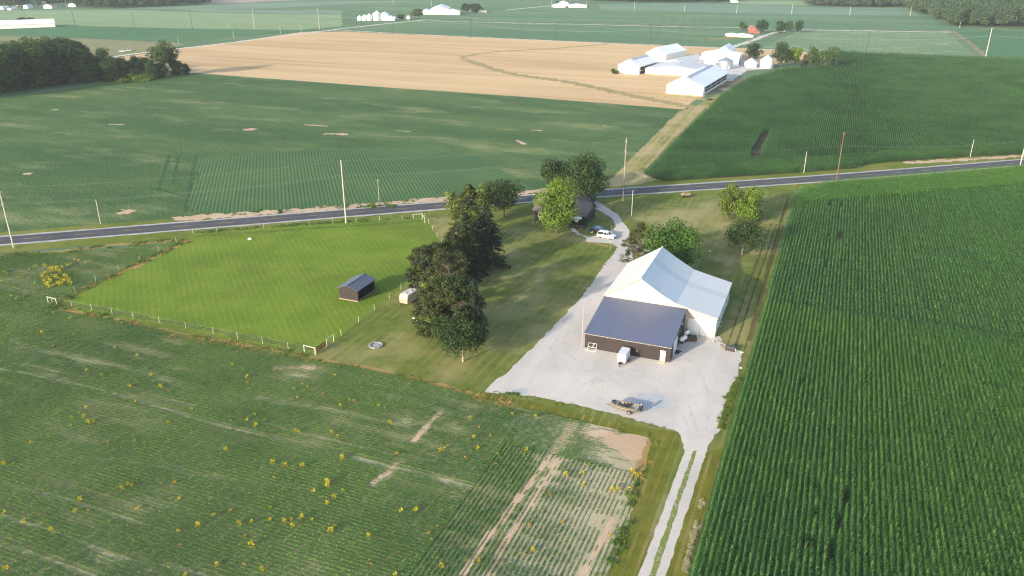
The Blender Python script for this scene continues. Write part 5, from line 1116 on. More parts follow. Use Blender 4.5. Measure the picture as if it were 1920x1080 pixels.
for sx_ in (-1, 1):
    b = MB(); b.disc(sx_ * .9, .25, .34, .34, 'X', .22, 16); wh = b.build('wheel', BLACK, tr); b = MB(); b.disc(sx_ * 1.02, .25, .34, .19, 'X', .03, 12); b.build('rim', STEEL, wh)
    b = MB(); b.box(sx_ * .9 - .14, sx_ * .9 + .14, -.25, .75, .70, .76); b.build('fender', STEEL, tr)

# fishing boat on its trailer
TANB = paint('camouflage_hull', (.15, .125, .085), .6, var=.5, scale=3, dirt=(.10, .09, .05)); BGREY = paint('boat_deck_grey', (.30, .31, .32), .7, var=.12)
p0 = g(1147, 764); p1 = g(1201, 776); bang = math.atan2(p1[1] - p0[1], p1[0] - p0[0])
bt = thing('fishing_boat', 'tan camouflage fishing boat with black outboard on the gravel yard', 'boat', ((p0[0] + p1[0]) / 2, (p0[1] + p1[1]) / 2, .04), bang)
# bow towards -x
def hullring(x, hw_, zb, zt, k=.72): return [(x, -hw_, zt), (x, -hw_ * k, zb), (x, hw_ * k, zb), (x, hw_, zt)]
HS = [(-2.45, .30, .78, 1.22), (-2.2, .52, .64, 1.2), (-1.4, .78, .56, 1.14), (0, .86, .55, 1.1), (2.15, .84, .55, 1.1)]
b = MB()
rg = [hullring(*h) for h in HS]
for a, c in zip(rg[:-1], rg[1:]):
    for i in range(3): b.face([a[i], a[i + 1], c[i + 1], c[i]])
b.face(rg[0]); b.face(rg[-1]); hull = b.build('hull', TANB, bt); md = hull.modifiers.new('t', 'SOLIDIFY'); md.thickness = .05
b = MB(); f = lambda x: np.interp(x, [h[0] for h in HS], [h[1] for h in HS]) * .9
for xa, xb, z in ((-2.35, -1.35, 1.06), (-1.35, 1.4, .72), (1.4, 2.1, .98)): b.loft([[(x, -f(x), z - .06), (x, f(x), z - .06), (x, f(x), z), (x, -f(x), z)] for x in (xa, (xa + xb) / 2, xb)])
b.build('deck', BGREY, bt)
for x, y in ((-.55, -.28), (.55, .3)):
    b = MB(); b.rbox(x - .24, x + .24, y - .24, y + .24, 1.0, 1.12, .04); b.rbox(x + .18, x + .28, y - .23, y + .23, 1.1, 1.5, .03); b.tube([(x, y, .7), (x, y, 1.0)], .05, 6); b.build('seat', BLACK, bt)
b = MB(); b.rbox(-.2, .35, -.15, .12, .72, 1.15, .05); b.build('console', BLACK, bt)
b = MB(); b.rbox(2.2, 2.75, -.24, .24, 1.12, 1.68, .1); b.box(2.32, 2.6, -.09, .09, .45, 1.14); b.box(2.3, 2.75, -.14, .14, .72, .78); om = b.build('outboard_motor', BLACK, bt); b = MB(); b.rbox(2.35, 2.62, -.15, .15, 1.66, 1.71, .03); b.build('cowl_emblem', WHT, om)
b = MB(); b.tube([(-2.45, -.1, 1.25), (-2.1, .1, 1.5), (-1.6, .15, 1.3)], .05, 6); b.rbox(-2.0, -1.7, -.35, -.05, 1.08, 1.3, .04); b.rbox(-2.35, -2.15, .1, .35, 1.1, 1.32, .04); b.build('trolling_motor', BLACK, bt)
btr = thing('boat_trailer', 'tan steel trailer carrying the camouflage boat', 'trailer', ((p0[0] + p1[0]) / 2, (p0[1] + p1[1]) / 2, .04), bang)
b = MB(); [b.tube([(-1.6, y, .42), (2.0, y, .42)], .05, 5) for y in (-.62, .62)]; [b.tube([(-1.6, y, .42), (-3.3, 0, .45)], .05, 5) for y in (-.62, .62)]; b.tube([(-3.3, 0, .45), (-3.5, 0, .45)], .06, 5); b.tube([(-2.6, 0, .45), (-2.55, 0, 1.05)], .05, 5); [b.tube([(x, -.62, .42), (x, .62, .42)], .045, 5) for x in (-1.2, .6, 1.9)]; b.tube([(.75, -.95, .36), (.75, .95, .36)], .05, 5); b.build('frame', paint('trailer_tan', (.15, .12, .085), .6, var=.2), btr)
for y in (-1.02, 1.02):
    b = MB(); b.disc(.75, y, .33, .33, 'Y', .2, 16); wh = b.build('wheel', BLACK, btr); b = MB(); b.disc(.75, y * 1.11, .33, .19, 'Y', .03, 12); b.build('rim', STEEL, wh); b = MB(); b.box(.35, 1.15, y - .13, y + .13, .68, .73); b.build('fender', paint('trailer_tan', (.15, .12, .085), .6), btr)

# propane tanks and machines between workshop and barn
def ltank(label, px, py, rz, L=2.2, r_=.48):
    t = thing('propane_tank', label, 'tank', (*g(px, py), .04), rz)
    b = MB(); b.loft([[(x, q_ * math.cos(a), .85 + q_ * math.sin(a)) for a in (k * .4488 for k in range(14))] for x, q_ in ((-L / 2, .1), (-L / 2 + .12, r_ * .7), (-L / 2 + .35, r_), (L / 2 - .35, r_), (L / 2 - .12, r_ * .7), (L / 2, .1))]); b.build('tank_body', WHT, t, smooth=True)
    b = MB(); b.lathe([(.0, .0), (.18, 0), (.18, .14), (0, .16)], 10, (0, 0), .85 + r_ - .03); b.build('valve_cover', STEEL, t); b = MB(); [b.box(x - .08, x + .08, -.35, .35, 0, .45) for x in (-.6, .6)]; b.build('leg', BLACK, t)
    return t
ltank('white propane tank nearest the workshop garage door', 1280.5, 642, R(70)); ltank('white propane tank behind the first, closest to the barn wall', 1287.5, 631, R(76), 2.0)
sm = thing('stove_smoker', 'dark machine with a black stack in the corner of barn and workshop', 'machine', (*g(1292, 622), .04)); b = MB(); b.rbox(-.5, .5, -.4, .4, .3, 1.1, .1); b.build('cabinet', BLACK, sm); b = MB(); b.tube([(-.2, .1, 1.05), (-.2, .1, 2.3)], .1, 8); b.lathe([(.18, 2.28), (.18, 2.4), (0, 2.5)], 10, (-.2, .1)); b.build('stack', BLACK, sm); b = MB(); [b.tube([(x, y, 0), (x, y, .32)], .05, 5) for x in (-.4, .4) for y in (-.3, .3)]; b.build('leg', BLACK, sm)
cr = thing('scrap_crate', 'low brown crate of scrap wood beside the propane tanks', 'crate', (*g(1296, 638), .04), R(20))
b = MB(); b.box(-.95, .95, -.7, -.62, 0, .75); b.box(-.95, .95, .62, .7, 0, .75); b.box(-.95, -.87, -.62, .62, 0, .75); b.box(.87, .95, -.62, .62, 0, .75); b.box(-.87, .87, -.62, .62, .02, .1); b.build('crate_wall', paint('dark_planks', (.07, .05, .035), .9, var=.3), cr)
b = MB(); [b.tube([(-.8, -.5 + .14 * i, .25 + .1 * (i % 3)), (.8, -.45 + .13 * i, .3 + .16 * ((i + 1) % 3))], .07, 5) for i in range(8)]; b.build('scrap_wood', paint('grey_sticks', (.22, .18, .13), .9, var=.3), cr)
pal = thing('wooden_pallet', 'dark pallet lying by the workshop garage door', 'pallet', (*g(1270, 661), .04), R(68)); b = MB(); [b.box(-.8, .8, -.5 + .22 * i, -.36 + .22 * i, .11, .14) for i in range(5)]; b.build('slats', paint('dark_planks', (.07, .05, .035), .9), pal); b = MB(); [b.box(x - .05, x + .05, -.5, .52, 0, .11) for x in (-.7, 0, .7)]; b.build('runner', paint('dark_planks', (.07, .05, .035), .9), pal)
db = thing('storage_box', 'black storage box at the gravel edge by the corn', 'box', (*g(1369, 657), .03), R(-8)); b = MB(); b.rbox(-.9, .9, -.45, .45, 0, .72, .05); b.build('box_body', paint('black_box', (.035, .03, .032), .6), db); b = MB(); b.rbox(-.94, .94, -.5, .5, .72, .86, .05); b.build('lid', paint('black_lid', (.07, .068, .075), .5), db); b = MB(); b.rbox(.92, 1.06, -.2, .2, .2, .6, .03); b.build('side_tank', WHT, db)
rk = thing('steel_rack', 'white pipe frame leaning against the dark workshop wall', 'rack', (*g(1111, 655.5), .04), R(0))
b = MB(); T = lambda *q_: b.tube(q_, .035, 5); T((-.75, -.9, .05), (-.75, -.1, 1.35), (.85, -.1, 1.35), (.85, -.9, .05)); T((-.75, -.5, .7), (.85, -.5, .7)); T((-.75, -.9, .08), (.85, -.9, .08)); T((0, -.5, .7), (.4, -.1, 1.35)); T((-.75, -.9, .05), (-1.2, -1.0, .3), (-1.2, -1.0, .05)); b.build('pipe_frame', WHT, rk)

# old camper beside the pasture fence
cm = thing('camper_trailer', 'old pale camper beside the pasture fence under the dark pine', 'camper', (*g(749, 571), .02), R(-8))
b = MB(); rings = []
for y, zt, ins in ((0, 1.55, .06), (.12, 2.1, 0), (.5, 2.45, 0), (4.6, 2.45, 0), (5.0, 2.0, .05)): rings.append([(ins, y, .55), (2.2 - ins, y, .55), (2.2 - ins, y, zt - .12), (2.05 - ins, y, zt), (.15 + ins, y, zt), (ins, y, zt - .12)])
b.loft(rings); body = b.build('body', paint('camper_cream', (.34, .31, .25), .6, var=.18, scale=1.5, dirt=(.30, .22, .13)), cm)
b = MB(); b.face([(.17, .52, 2.46), (2.03, .52, 2.46), (2.03, 4.58, 2.46), (.17, 4.58, 2.46)]); rf = b.build('roof', paint('camper_roof', (.55, .56, .57), .5, var=.1, dirt=(.3, .3, .3)), cm)
for x, y in ((.7, 1.2), (1.2, 2.6), (1.4, 3.6)): b = MB(); b.rbox(x, x + .45, y, y + .45, 2.46, 2.6, .04); b.build('roof_vent', paint('vent_blue_grey', (.16, .18, .22), .5), rf)
for x in (.3, 1.2): b = MB(); b.box(x, x + .75, -.03, .1, 1.1, 1.5); b.build('window', paint('camper_glass', (.30, .24, .17), .2), cm)
b = MB(); b.box(.02, 2.18, -.005, .06, .82, .95); b.build('stripe', paint('camper_stripe', (.26, .12, .06), .6), cm)
for x in (.12, 2.08): b = MB(); b.disc(x, 2.8, .33, .33, 'X', .2, 14); b.build('wheel', BLACK, cm)
b = MB(); b.tube([(.5, 0, .5), (1.1, -1.1, .5)], .05, 5); b.tube([(1.7, 0, .5), (1.1, -1.1, .5)], .05, 5); b.tube([(1.1, -1.0, .02), (1.1, -1.0, .6)], .04, 5); b.build('hitch', BLACK, cm)

# small tan wagon by the road
wg = thing('farm_wagon', 'small tan wagon on dark wheels by the road verge', 'wagon', (*g(1286, 369), .01), R(32)); b = MB(); b.rbox(-1.5, 1.5, -.6, .6, .55, .95, .08); b.rbox(-1.3, -.2, -.5, .5, .95, 1.25, .1); b.rbox(.2, 1.3, -.5, .5, .95, 1.2, .1); b.build('bed', paint('tan_load', (.26, .19, .13), .9, var=.2), wg)
for x in (-.9, .9):
    for y in (-.6, .6): b = MB(); b.disc(x, y, .38, .38, 'Y', .2, 14); b.build('wheel', BLACK, wg)
def boulder(name, label, px, py, s, m, seed, cat='rock'):
    r = random.Random(seed); bm = bmesh.new(); bmesh.ops.create_icosphere(bm, subdivisions=2, radius=1)
    for v in bm.verts: v.co *= r.uniform(.78, 1.12); v.co = Vector((v.co.x * s[0], v.co.y * s[1], max(-.05, v.co.z * s[2])))
    me = bpy.data.meshes.new(name); bm.to_mesh(me); bm.free(); me.materials.append(m); o = bpy.data.objects.new(name, me); COL.objects.link(o); o.location = (*g(px, py), .02); return tag(o, label, cat)
boulder('salt_block', 'white boulder lying in the pasture near the road fence', 468, 449, (.55, .4, .45), WHT, 1)
LIME = paint('pale_stone', (.52, .47, .40), .95, var=.15)
for i, (px, py, s, lab) in enumerate([(1338, 641, .3, 'pale stone at the barn corner beside the downspout'), (1352, 604, .28, 'pale stone halfway along the shaded barn side'), (1350, 612, .24, 'smaller stone just nearer than the halfway stone by the barn'), (1362, 572, .25, 'pale stone at the far end of the shaded barn side'), (1391, 661, .3, 'pale rock where gravel meets the corn'), (1389, 690, .26, 'pale rock at the corn edge of the yard'), (776, 597, .28, 'pale rock under the pines behind the camper'), (781, 602, .34, 'larger pale rock under the pines behind the camper'), (1331, 471, .3, 'pale rock on the east lawn by the lone dark tree'), (1110, 436, .35, 'flat pale stone on the grass behind the parked cars')]):
    boulder('field_stone', lab, px, py, (s * 1.2, s, s * .7), LIME, 20 + i)
for i, (px, py) in enumerate([(1000, 418), (1008, 417)]): boulder('lawn_stone', ['left pale stone on the shaded lawn by the tank', 'right pale stone on the shaded lawn by the tank'][i], px, py, (.35, .3, .2), paint('grey_stone', (.25, .26, .26), .95), 40 + i)
ring = thing('fire_ring', 'round grey stone fire ring on the lawn by the gate', 'fire ring', (*g(705, 648), 0)); b = MB()
for k in range(14):
    a = k * 6.2832 / 14; c, s = math.cos(a), math.sin(a); rr = .2 + .05 * (k % 3); bx_ = 1.2; b.loft([[(bx_ * c + (ux * c - uy * s) * rr, bx_ * s + (ux * s + uy * c) * rr, z) for ux, uy in ((-.7, -1), (.7, -1), (.7, 1), (-.7, 1))] for z in (0.03, .22 + .05 * (k % 2))])
b.build('stones', paint('fire_stone', (.24, .235, .24), .95, var=.25, scale=4), ring); b = MB(); b.lathe([(0, .05), (.9, .05), (.4, .12), (0, .14)], 14); b.build('ash', paint('ash_pile', (.30, .29, .30), .95, var=.4, scale=5), ring)
for i, (px, b_, t_, m_, lab) in enumerate([(1091, 651, 577, paint('pale_rod', (.45, .36, .3), .7), 'tall thin pale post standing left of the workshop'), (1144, 470, 424, paint('yellow_marker', (.30, .26, .13), .7), 'thin yellowish post on the lawn in front of the parked suv'), (1135, 409, 392, paint('grey_marker', (.35, .34, .33), .7), 'short grey marker beside the drive near the road'), (805, 404, 393, paint('orange_marker', (.55, .22, .08), .7), 'orange utility marker on the verge above the pasture corner')]):
    X, Y = g(px, b_); h = hz(X, Y, t_); t = thing('marker_post', lab, 'post', (X, Y, 0)); b = MB(); b.tube([(0, 0, 0), (0, 0, h)], .06 if i == 0 else .04, 7, .03); b.build('shaft', m_, t); b = MB(); b.lathe([(.075, h * .42), (.08, h * .46), (.0, h * .47)] if i == 0 else [(.065, h - .1), (.07, h), (0, h + .03)], 7); b.build('cap', m_, t)

# ================================================================= POLES AND FENCES
PW = paint('pale_pole_wood', (.44, .40, .34), .9, var=.12, scale=.8); PB = paint('brown_pole_wood', (.15, .085, .055), .9, var=.2, scale=.8); PG = paint('grey_pole_wood', (.27, .235, .20), .9, var=.15, scale=.8); PD = paint('dark_pole_wood', (.05, .05, .045), .9)
def pole(label, px, base, top, m, r=.17, arms=(), ang=RA, cat='utility pole', group=None, ins=True, toppx=None):
    X, Y = g(px, base); h = hz(X, Y, top); t = thing('utility_pole', label, cat, (X, Y, 0), ang, group)
    b = MB(); b.tube([(0, 0, -.1), (0, 0, h * .5), (0, 0, h)], r, 8, r * .62); b.build('pole', m, t)
    for f, L_ in arms:
        z = h - f; b = MB(); b.box(-.06, .06, -L_ / 2, L_ / 2, z - .06, z + .06); b.tube([(.08, -L_ * .3, z), (.1, 0, z - .7)], .025, 4); b.tube([(.08, L_ * .3, z), (.1, 0, z - .7)], .025, 4); a = b.build('crossarm', m, t)
        if ins:
            b = MB(); [b.lathe([(.05, 0), (.07, .1), (.03, .2), (0, .22)], 8, (0, y), z + .06) for y in (-L_ * .45, 0.001, L_ * .45)]; b.build('insulators', paint('insulator_grey', (.35, .35, .36), .3), a)
    if not arms: b = MB(); b.box(-.1, .1, -.14, .14, h - .5, h - .35); b.lathe([(.06, 0), (.08, .1), (0, .2)], 8, (0, 0), h); b.build('bracket', STEEL, t)
    return (X, Y, h)
tall = [pole('tall pale utility pole at the left edge by the road', 26, 465, 350, PW, .2, [(1.6, 1.6), (4.6, 1.8)]), pole('tall pale utility pole behind the pasture fence', 649, 418, 300, PW, .2, [(2.2, .9)]), pole('tall grey utility pole with two crossarms at the lawn edge by the drive', 1168, 377, 258, PG, .2, [(1.2, 1.3), (4.2, 1.5)]), pole('tall brown utility pole at the corner of the corn by the road', 1568, 341, 247, PB, .2, [(.8, .8)]), pole('white pole stub at the right edge by the road', 1912, 313, 240, PW, .2, [(1.2, 1.2)])]
short = [pole('short pale pole across the road on the left', 189, 420, 375, PW, .13), pole('short pole standing on the bare strip across the road', 711, 377, 336, PG, .13, [(.3, .9)]), pole('short pale pole at the mid corn edge left of the brown pole', 1507, 324, 284, PW, .13), pole('short pale pole on the bare strip at the right', 1819, 294, 262, PW, .13)]
pole('thin pale pole on the east lawn by the drive', 1184, 405, 357, PW, .12)
GF = [('dark pole above the far left shed', 48, 33, 22, PD), ('dark far pole at the end of the dark bean strip', 140, 48, 19, PD), ('second dark far pole above the left wood', 252, 49, 23, PD), ('dark far pole above the hay field', 361, 55, 18, PD), ('pale far pole left of the stubble corner', 477, 56, 17, PW), ('pale far pole at the farm lane corner', 599, 56, 16, PW), ('dark far pole below the grain bins', 738, 63, 23, PD), ('dark far pole below the big white barn', 883, 71, 31, PD), ('dark far pole on the stubble edge above the waterway', 1042, 76, 44, PD), ('dark far pole above the dairy barns', 1218, 83, 41, PD), ('brown far pole by the red house lane', 1405, 80, 52, PB), ('dark far pole in the patchy bean field', 1624, 100, 58, PD), ('tall leaning-looking white pole at the right of the patchy field', 1848, 107, 52, PW)]
fp = [pole(l, x, b_, t_, m, .22 if 'white' not in l else .3, [(1., 2.)] if m is PD else [], R(90), group=None) for l, x, b_, t_, m in GF]
SM = [('short pale pole on the farm lane by the hay field', 335, 83, 69), ('short pale pole on the farm lane by the dark strip', 438, 72, 59), ('short pale pole near the stubble corner', 526, 63, 48), ('faint pole in the pale beans', 428, 51, 43), ('faint pole right of the stubble corner pole', 565, 60, 48)]
for l, x, b_, t_ in SM: pole(l, x, b_, t_, PW, .15, [], R(30))
FARW = [('first white pole of the far transmission line, over the village', 125, 15, -4), ('second white pole of the far line, over the treeline', 193, 8, -10), ('third white pole of the far line at the top left', 210, 6, -12), ('fourth white pole of the far line at the top left', 223, 5, -12), ('fifth white pole of the far line at the top left', 238, 4, -12), ('white far pole left of the farthest farm', 1034, 16, -2), ('white far pole right of the farthest farm', 1100, 17, 1), ('white far pole above the stubble middle', 1189, 20, 3), ('white far pole above the dairy farm', 1283, 23, 10), ('white far pole above the red house', 1381, 25, 9), ('white far pole above the three dark trees', 1484, 27, 9), ('white far pole in front of the tree belt', 1593, 29, 12), ('white far pole at the tip of the woodland', 1706, 31, 12), ('white far pole against the woodland', 1799, 52, 41), ('faint white pole above the white barn', 809, 12, -2), ('faint white pole above the grain bins', 737, 8, -4)]
fw = [pole(l, x, b_, t_, PW, .22, [], R(90)) for l, x, b_, t_ in FARW]
WIRE = paint('pale_wire', (.34, .35, .34), .5)
def wires(label, pts, dz, r, sag, offs=(0.,)):
    b = MB()
    for o_ in offs:
        for (x0, y0, h0), (x1, y1, h1) in zip(pts[:-1], pts[1:]):
            P = []
            for k in range(9):
                u = k / 8; P.append((x0 + (x1 - x0) * u - RN[0] * o_, y0 + (y1 - y0) * u - RN[1] * o_, h0 - dz + (h1 - h0) * u - sag * 4 * u * (1 - u)))
            b.tube(P, r, 3)
    return tag(b.build('power_line', WIRE), label, 'power line')
lw = pj(0, 0, 0); ext = lambda a, b_: (2 * a[0] - b_[0], 2 * a[1] - b_[1], a[2])
wires('thin wires strung between the tall roadside poles', [ext(tall[0], tall[1])] + tall + [ext(tall[4], tall[3])], .2, .009, 1.2); wires('lower thin wires strung between the tall roadside poles', [ext(tall[0], tall[1])] + tall + [ext(tall[4], tall[3])], 4.4, .009, 1.3, (-.7, .7))
far_run = fp[3:4] + fp[6:12] + fp[12:13]
wires('pale wires along the far edge of the stubble field', [fp[0], fp[1], fp[2], fp[3], fp[4], fp[5], fp[6], fp[7], fp[8], fp[9], fp[10], fp[11], fp[12], (fp[12][0] + 160, fp[12][1], fp[12][2])], .6, .045, 2.2, (0.,)); wires('lower pale wires along the far edge of the stubble field', [fp[5], fp[6], fp[7], fp[8], fp[9], fp[10], fp[11], fp[12], (fp[12][0] + 160, fp[12][1], fp[12][2])], 5.5, .045, 1.6)

# ---- pasture fence: posts, wires, corner braces, gate
fence = thing('pasture_fence', 'thin wire fence with pale posts around the bright green pasture', 'fence', (*g(592, 664), 0)); F0 = g(592, 664)
FP = gpoly([(590, 664), (400, 626), (250, 597), (98, 568), (180, 528), (262, 489), (362, 438), (580, 421), (797, 409), (828, 457)]) + [(-86.3, 167)] + [g(730, 560), g(640, 630)]
pts = []
for a, b_ in zip(FP[:-1], FP[1:]):
    L_ = math.dist(a, b_); n = max(1, round(L_ / 6.1)); pts += [(a[0] + (b_[0] - a[0]) * k / n, a[1] + (b_[1] - a[1]) * k / n) for k in range(n)]
pts.append(FP[-1]); pm = MB(); pm.tube([(0, 0, -.1), (0, 0, 1.4)], .045, 6, .04); pm = pm.mesh('post'); pm.materials.append(paint('white_post', (.46, .44, .38), .8))
print('fence posts', len(pts))
for x, y in pts:
    o = bpy.data.objects.new('post', pm); COL.objects.link(o); o.parent = fence; o.location = (x - F0[0], y - F0[1], 0); o.rotation_euler = (random.gauss(0, .03), random.gauss(0, .03), 0)
b = MB()
for z in (.35, .75, 1.15, 1.4): b.tube([(x - F0[0], y - F0[1], z) for x, y in pts], .008, 3)
b.build('wire', paint('fence_wire', (.35, .34, .32), .5, .5), fence)
def brace(a, c):
    a = np.array(a) - F0; c = np.array(c) - F0; b = MB()
    for q in (a, c): b.tube([(q[0], q[1], -.1), (q[0], q[1], 1.55)], .09, 7)
    b.tube([(a[0], a[1], 1.42), (c[0], c[1], 1.42)], .075, 6); b.build('corner_brace', paint('white_post', (.58, .56, .50), .8), fence)
brace(g(571, 660), g(592, 665)); brace(g(613, 649), g(626, 640)); brace(g(91, 568), g(107, 572)); brace(g(775, 411), g(792, 410)); brace(g(792, 411), g(797, 418))
gt = thing('pasture_gate', 'red brown slatted gate at the near corner of the pasture', 'gate', (*g(594, 664), 0)); a = np.array(g(594, 663)) - np.array(g(594, 664)); c = np.array(g(612, 650)) - np.array(g(594, 664)); b = MB()
dv = (c - a) / np.linalg.norm(c - a); nv = np.array((-dv[1], dv[0])) * .03
for z in (.25, .55, .85, 1.15): b.add([(a[0] - nv[0], a[1] - nv[1], z), (c[0] - nv[0], c[1] - nv[1], z), (c[0] + nv[0], c[1] + nv[1], z), (a[0] + nv[0], a[1] + nv[1], z), (a[0] - nv[0], a[1] - nv[1], z + .17), (c[0] - nv[0], c[1] - nv[1], z + .17), (c[0] + nv[0], c[1] + nv[1], z + .17), (a[0] + nv[0], a[1] + nv[1], z + .17)], [(3, 2, 1, 0), (4, 5, 6, 7), (0, 1, 5, 4), (2, 3, 7, 6), (1, 2, 6, 5), (3, 0, 4, 7)])
b.build('boards', REDW, gt); b = MB(); [b.tube([(a[0] + (c[0] - a[0]) * u, a[1] + (c[1] - a[1]) * u, 0), (a[0] + (c[0] - a[0]) * u, a[1] + (c[1] - a[1]) * u, 1.4)], .05, 6) for u in (.02, .5, .98)]; b.build('upright', REDW, gt)

# ================================================================= FAR FARMS
FWALL = paint('far_white_wall', (.80, .78, .73), .6, var=.04, scale=.1); FROOF = paint('far_white_roof', (.76, .76, .76), .5, var=.05, scale=.1); FROOFG = paint('far_grey_roof', (.46, .47, .48), .55, var=.08, scale=.1); CURT = paint('dark_curtain', (.035, .04, .05), .8)
def gable(name, label, cat, x, y, w_, l_, e, r, rz=0., roof=None, wall=None, openings=(), cap=False, group=None):
    """gable building: ridge along local y, origin at its near left corner"""
    t = thing(name, label, cat, (x, y, 0), rz, group); wall = wall or FWALL; roof = roof or FROOF
    b = MB(True); b.add([(0, 0, 0), (w_, 0, 0), (w_, 0, e), (w_ / 2, 0, r), (0, 0, e)], [(0, 1, 2, 3, 4)]); b.add([(0, l_, 0), (w_, l_, 0), (w_, l_, e), (w_ / 2, l_, r), (0, l_, e)], [(4, 3, 2, 1, 0)]); b.face([(0, 0, 0), (0, l_, 0), (0, l_, e), (0, 0, e)]); b.face([(w_, 0, 0), (w_, l_, 0), (w_, l_, e), (w_, 0, e)]); b.build('wall', wall, t)
    b = MB(); o = .4; sl_ = (r - e) / (w_ / 2); roofslab(b, [(-o, e - o * sl_ + .12), (w_ / 2, r + .12)], -o, l_ + o, .11); roofslab(b, [(w_ / 2, r + .12), (w_ + o, e - o * sl_ + .12)], -o, l_ + o, .11); rf = b.build('roof', roof, t)
    if cap: b = MB(); roofslab(b, [(w_ / 2 - 1.1, r - .1), (w_ / 2, r + .6)], 3, l_ - 3, .12); roofslab(b, [(w_ / 2, r + .6), (w_ / 2 + 1.1, r - .1)], 3, l_ - 3, .12); b.build('ridge_vent', FROOFG, rf)
    for side, a, c, z0, z1, m in openings:
        b = MB()
        if side == 'E': b.box(w_ + .02, w_ + .1, a, c, z0, z1)
        elif side == 'S': b.box(a, c, -.1, -.02, z0, z1)
        elif side == 'W': b.box(-.1, -.02, a, c, z0, z1)
        op = b.build('door' if z0 < .2 else 'window', m, t)  # near-black openings are flat slabs coloured as inside shade, not door leaves
        if side == 'E' and c - a > 12: b = MB(); b.box(w_ + .11, w_ + .16, a, c, (z0 + z1) / 2 - .1, (z0 + z1) / 2 + .1); [b.box(w_ + .11, w_ + .18, u - .12, u + .12, z0, z1) for u in np.arange(a, c + .1, (c - a) / 4)]; b.build('frame', FWALL, op)
    return t
def bin_(name, label, px, base, top, wpx, m, eave=.68, ecc=None):
    X, Y = g(px, base); w_ = wpx * mpp(px, base) / 2; Y += w_ * .8; h = hz(X, Y, top); t = thing(name, label, 'grain bin', (X, Y, 0)); he = h * eave
    b = MB(); rings = []
    for k in range(13): z = he * k / 12; rings.append((w_ * (1.0 if k % 2 else .985), z))
    b.lathe(rings, 28); b.build('bin_wall', m, t); b = MB(); b.lathe([(w_ * 1.05, he - .05), (w_ * 1.05, he + .05), (w_ * .16, h - .35), (w_ * .16, h), (0, h + .1)], 28); b.build('roof', m, t); b = MB(); b.box(w_ * .5, w_ * .5 + .7, -w_ * .9, -w_ * .82, .1, 2.1); b.build('door', STEEL, t); return t
GAL = paint('galvanised_bin', (.36, .39, .42), .35, .6, var=.06, scale=.4); WBIN = paint('pale_bin_steel', (.62, .64, .65), .4, .25, var=.05, scale=.4)
gable('dairy_barn', 'largest white dairy barn with dark curtain side facing the corn', 'barn', -86.9, 436.2, 19.6, 62, 4.6, 8.6, R(-3.8), cap=True, openings=[('E', 4, 58, 1.2, 3.9, CURT)])
gable('dairy_barn', 'white barn with a dark open side at the left end of the dairy farm', 'barn', -131.5, 502, 14, 30, 5.0, 8.6, R(-10), cap=True, openings=[('E', 2, 27, .1, 4.2, DARKIN)])
gable('dairy_shed', 'long low pale shed in the middle of the dairy farm', 'shed', -115, 506, 36, 30, 3.4, 5.4, 0, roof=FROOFG)
gable('dairy_barn', 'plain white barn behind the long low dairy shed', 'barn', -128, 562, 15, 32, 6.2, 10.2, R(-14))
gable('dairy_shed', 'grey roofed link shed between the plain white barn and the courtyard', 'shed', -112, 544, 16, 34, 3.2, 5.0, R(-14), roof=FROOFG)
gable('dairy_shed', 'small white shed in the courtyard of the dairy farm', 'shed', -101, 566, 6, 14, 3.0, 5.0, R(-8))
gable('dairy_barn', 'tall white barn with many roofs behind the grey bin', 'barn', -91, 566, 25, 14, 6.6, 9.2, 0, openings=[('E', 3, 8, .1, 4, DARKIN)])
gable('dairy_barn', 'narrow white wing of the tall dairy barn', 'barn', -83, 582, 9, 22, 7.5, 10.5, 0)
gable('milk_house', 'small white gabled hut beside the galvanised bin', 'shed', -61.6, 562, 7.4, 6, 3.0, 5.4, 0)
bin_('grain_bin', 'wide grey steel bin with domed roof behind the dairy barn', 1358, 130, 106, 29, GAL); bin_('grain_bin', 'bright galvanised bin with cone roof at the dairy grove', 1436, 129, 103, 24, WBIN, .64); bin_('feed_silo', 'small white silo beside the wide grey bin', 1339, 122, 112, 6, WBIN, .8)
lt = thing('steel_gate', 'low metal gate lying by the dairy barn corner', 'gate', (*g(1359, 170), 0), R(20)); b = MB(); [b.tube([(-3, 0, z), (3, 0, z)], .09, 4) for z in (.3, .6, .9)]; [b.tube([(x, 0, 0), (x, 0, 1)], .08, 4) for x in (-3, 0, 3)]; b.build('bars', STEEL, lt)
def far_gable(name, label, cat, px0, px1, base, top, depth, r=None, e=.62, rz=0, **kw):
    X, Y = g(px0, base); X1, Y1 = g(px1, base); w_ = math.dist((X, Y), (X1, Y1)); ang = math.atan2(Y1 - Y, X1 - X); h = max(2.5, hz(X, Y + depth * .5, top))
    return gable(name, label, cat, X, Y, w_, depth, h * e, h, ang + rz, **kw)
for i, (px, base, top, wp) in enumerate([(673, 39, 28.5, 9), (682, 39, 27, 10), (691, 39, 25, 10), (704, 39, 20, 16)]): bin_('grain_bin', ['leftmost and smallest of the four white far grain bins', 'second from left of the four white far grain bins', 'third from left of the four white far grain bins', 'largest of the four white far grain bins'][i], px, base, top, wp, WBIN, .7)
far_gable('far_shed', 'white shed behind the four far grain bins', 'shed', 712, 727, 36, 22, 14); far_gable('far_shed', 'low white shed right of the far grain bins', 'shed', 716, 740, 39, 29.5, 16); far_gable('far_house', 'tiny white house between two far trees', 'house', 762, 768, 36, 28, 8, roof=FROOFG); far_gable('far_shed', 'tiny white shed left of the tiny white house', 'shed', 745, 751, 36, 33, 6)
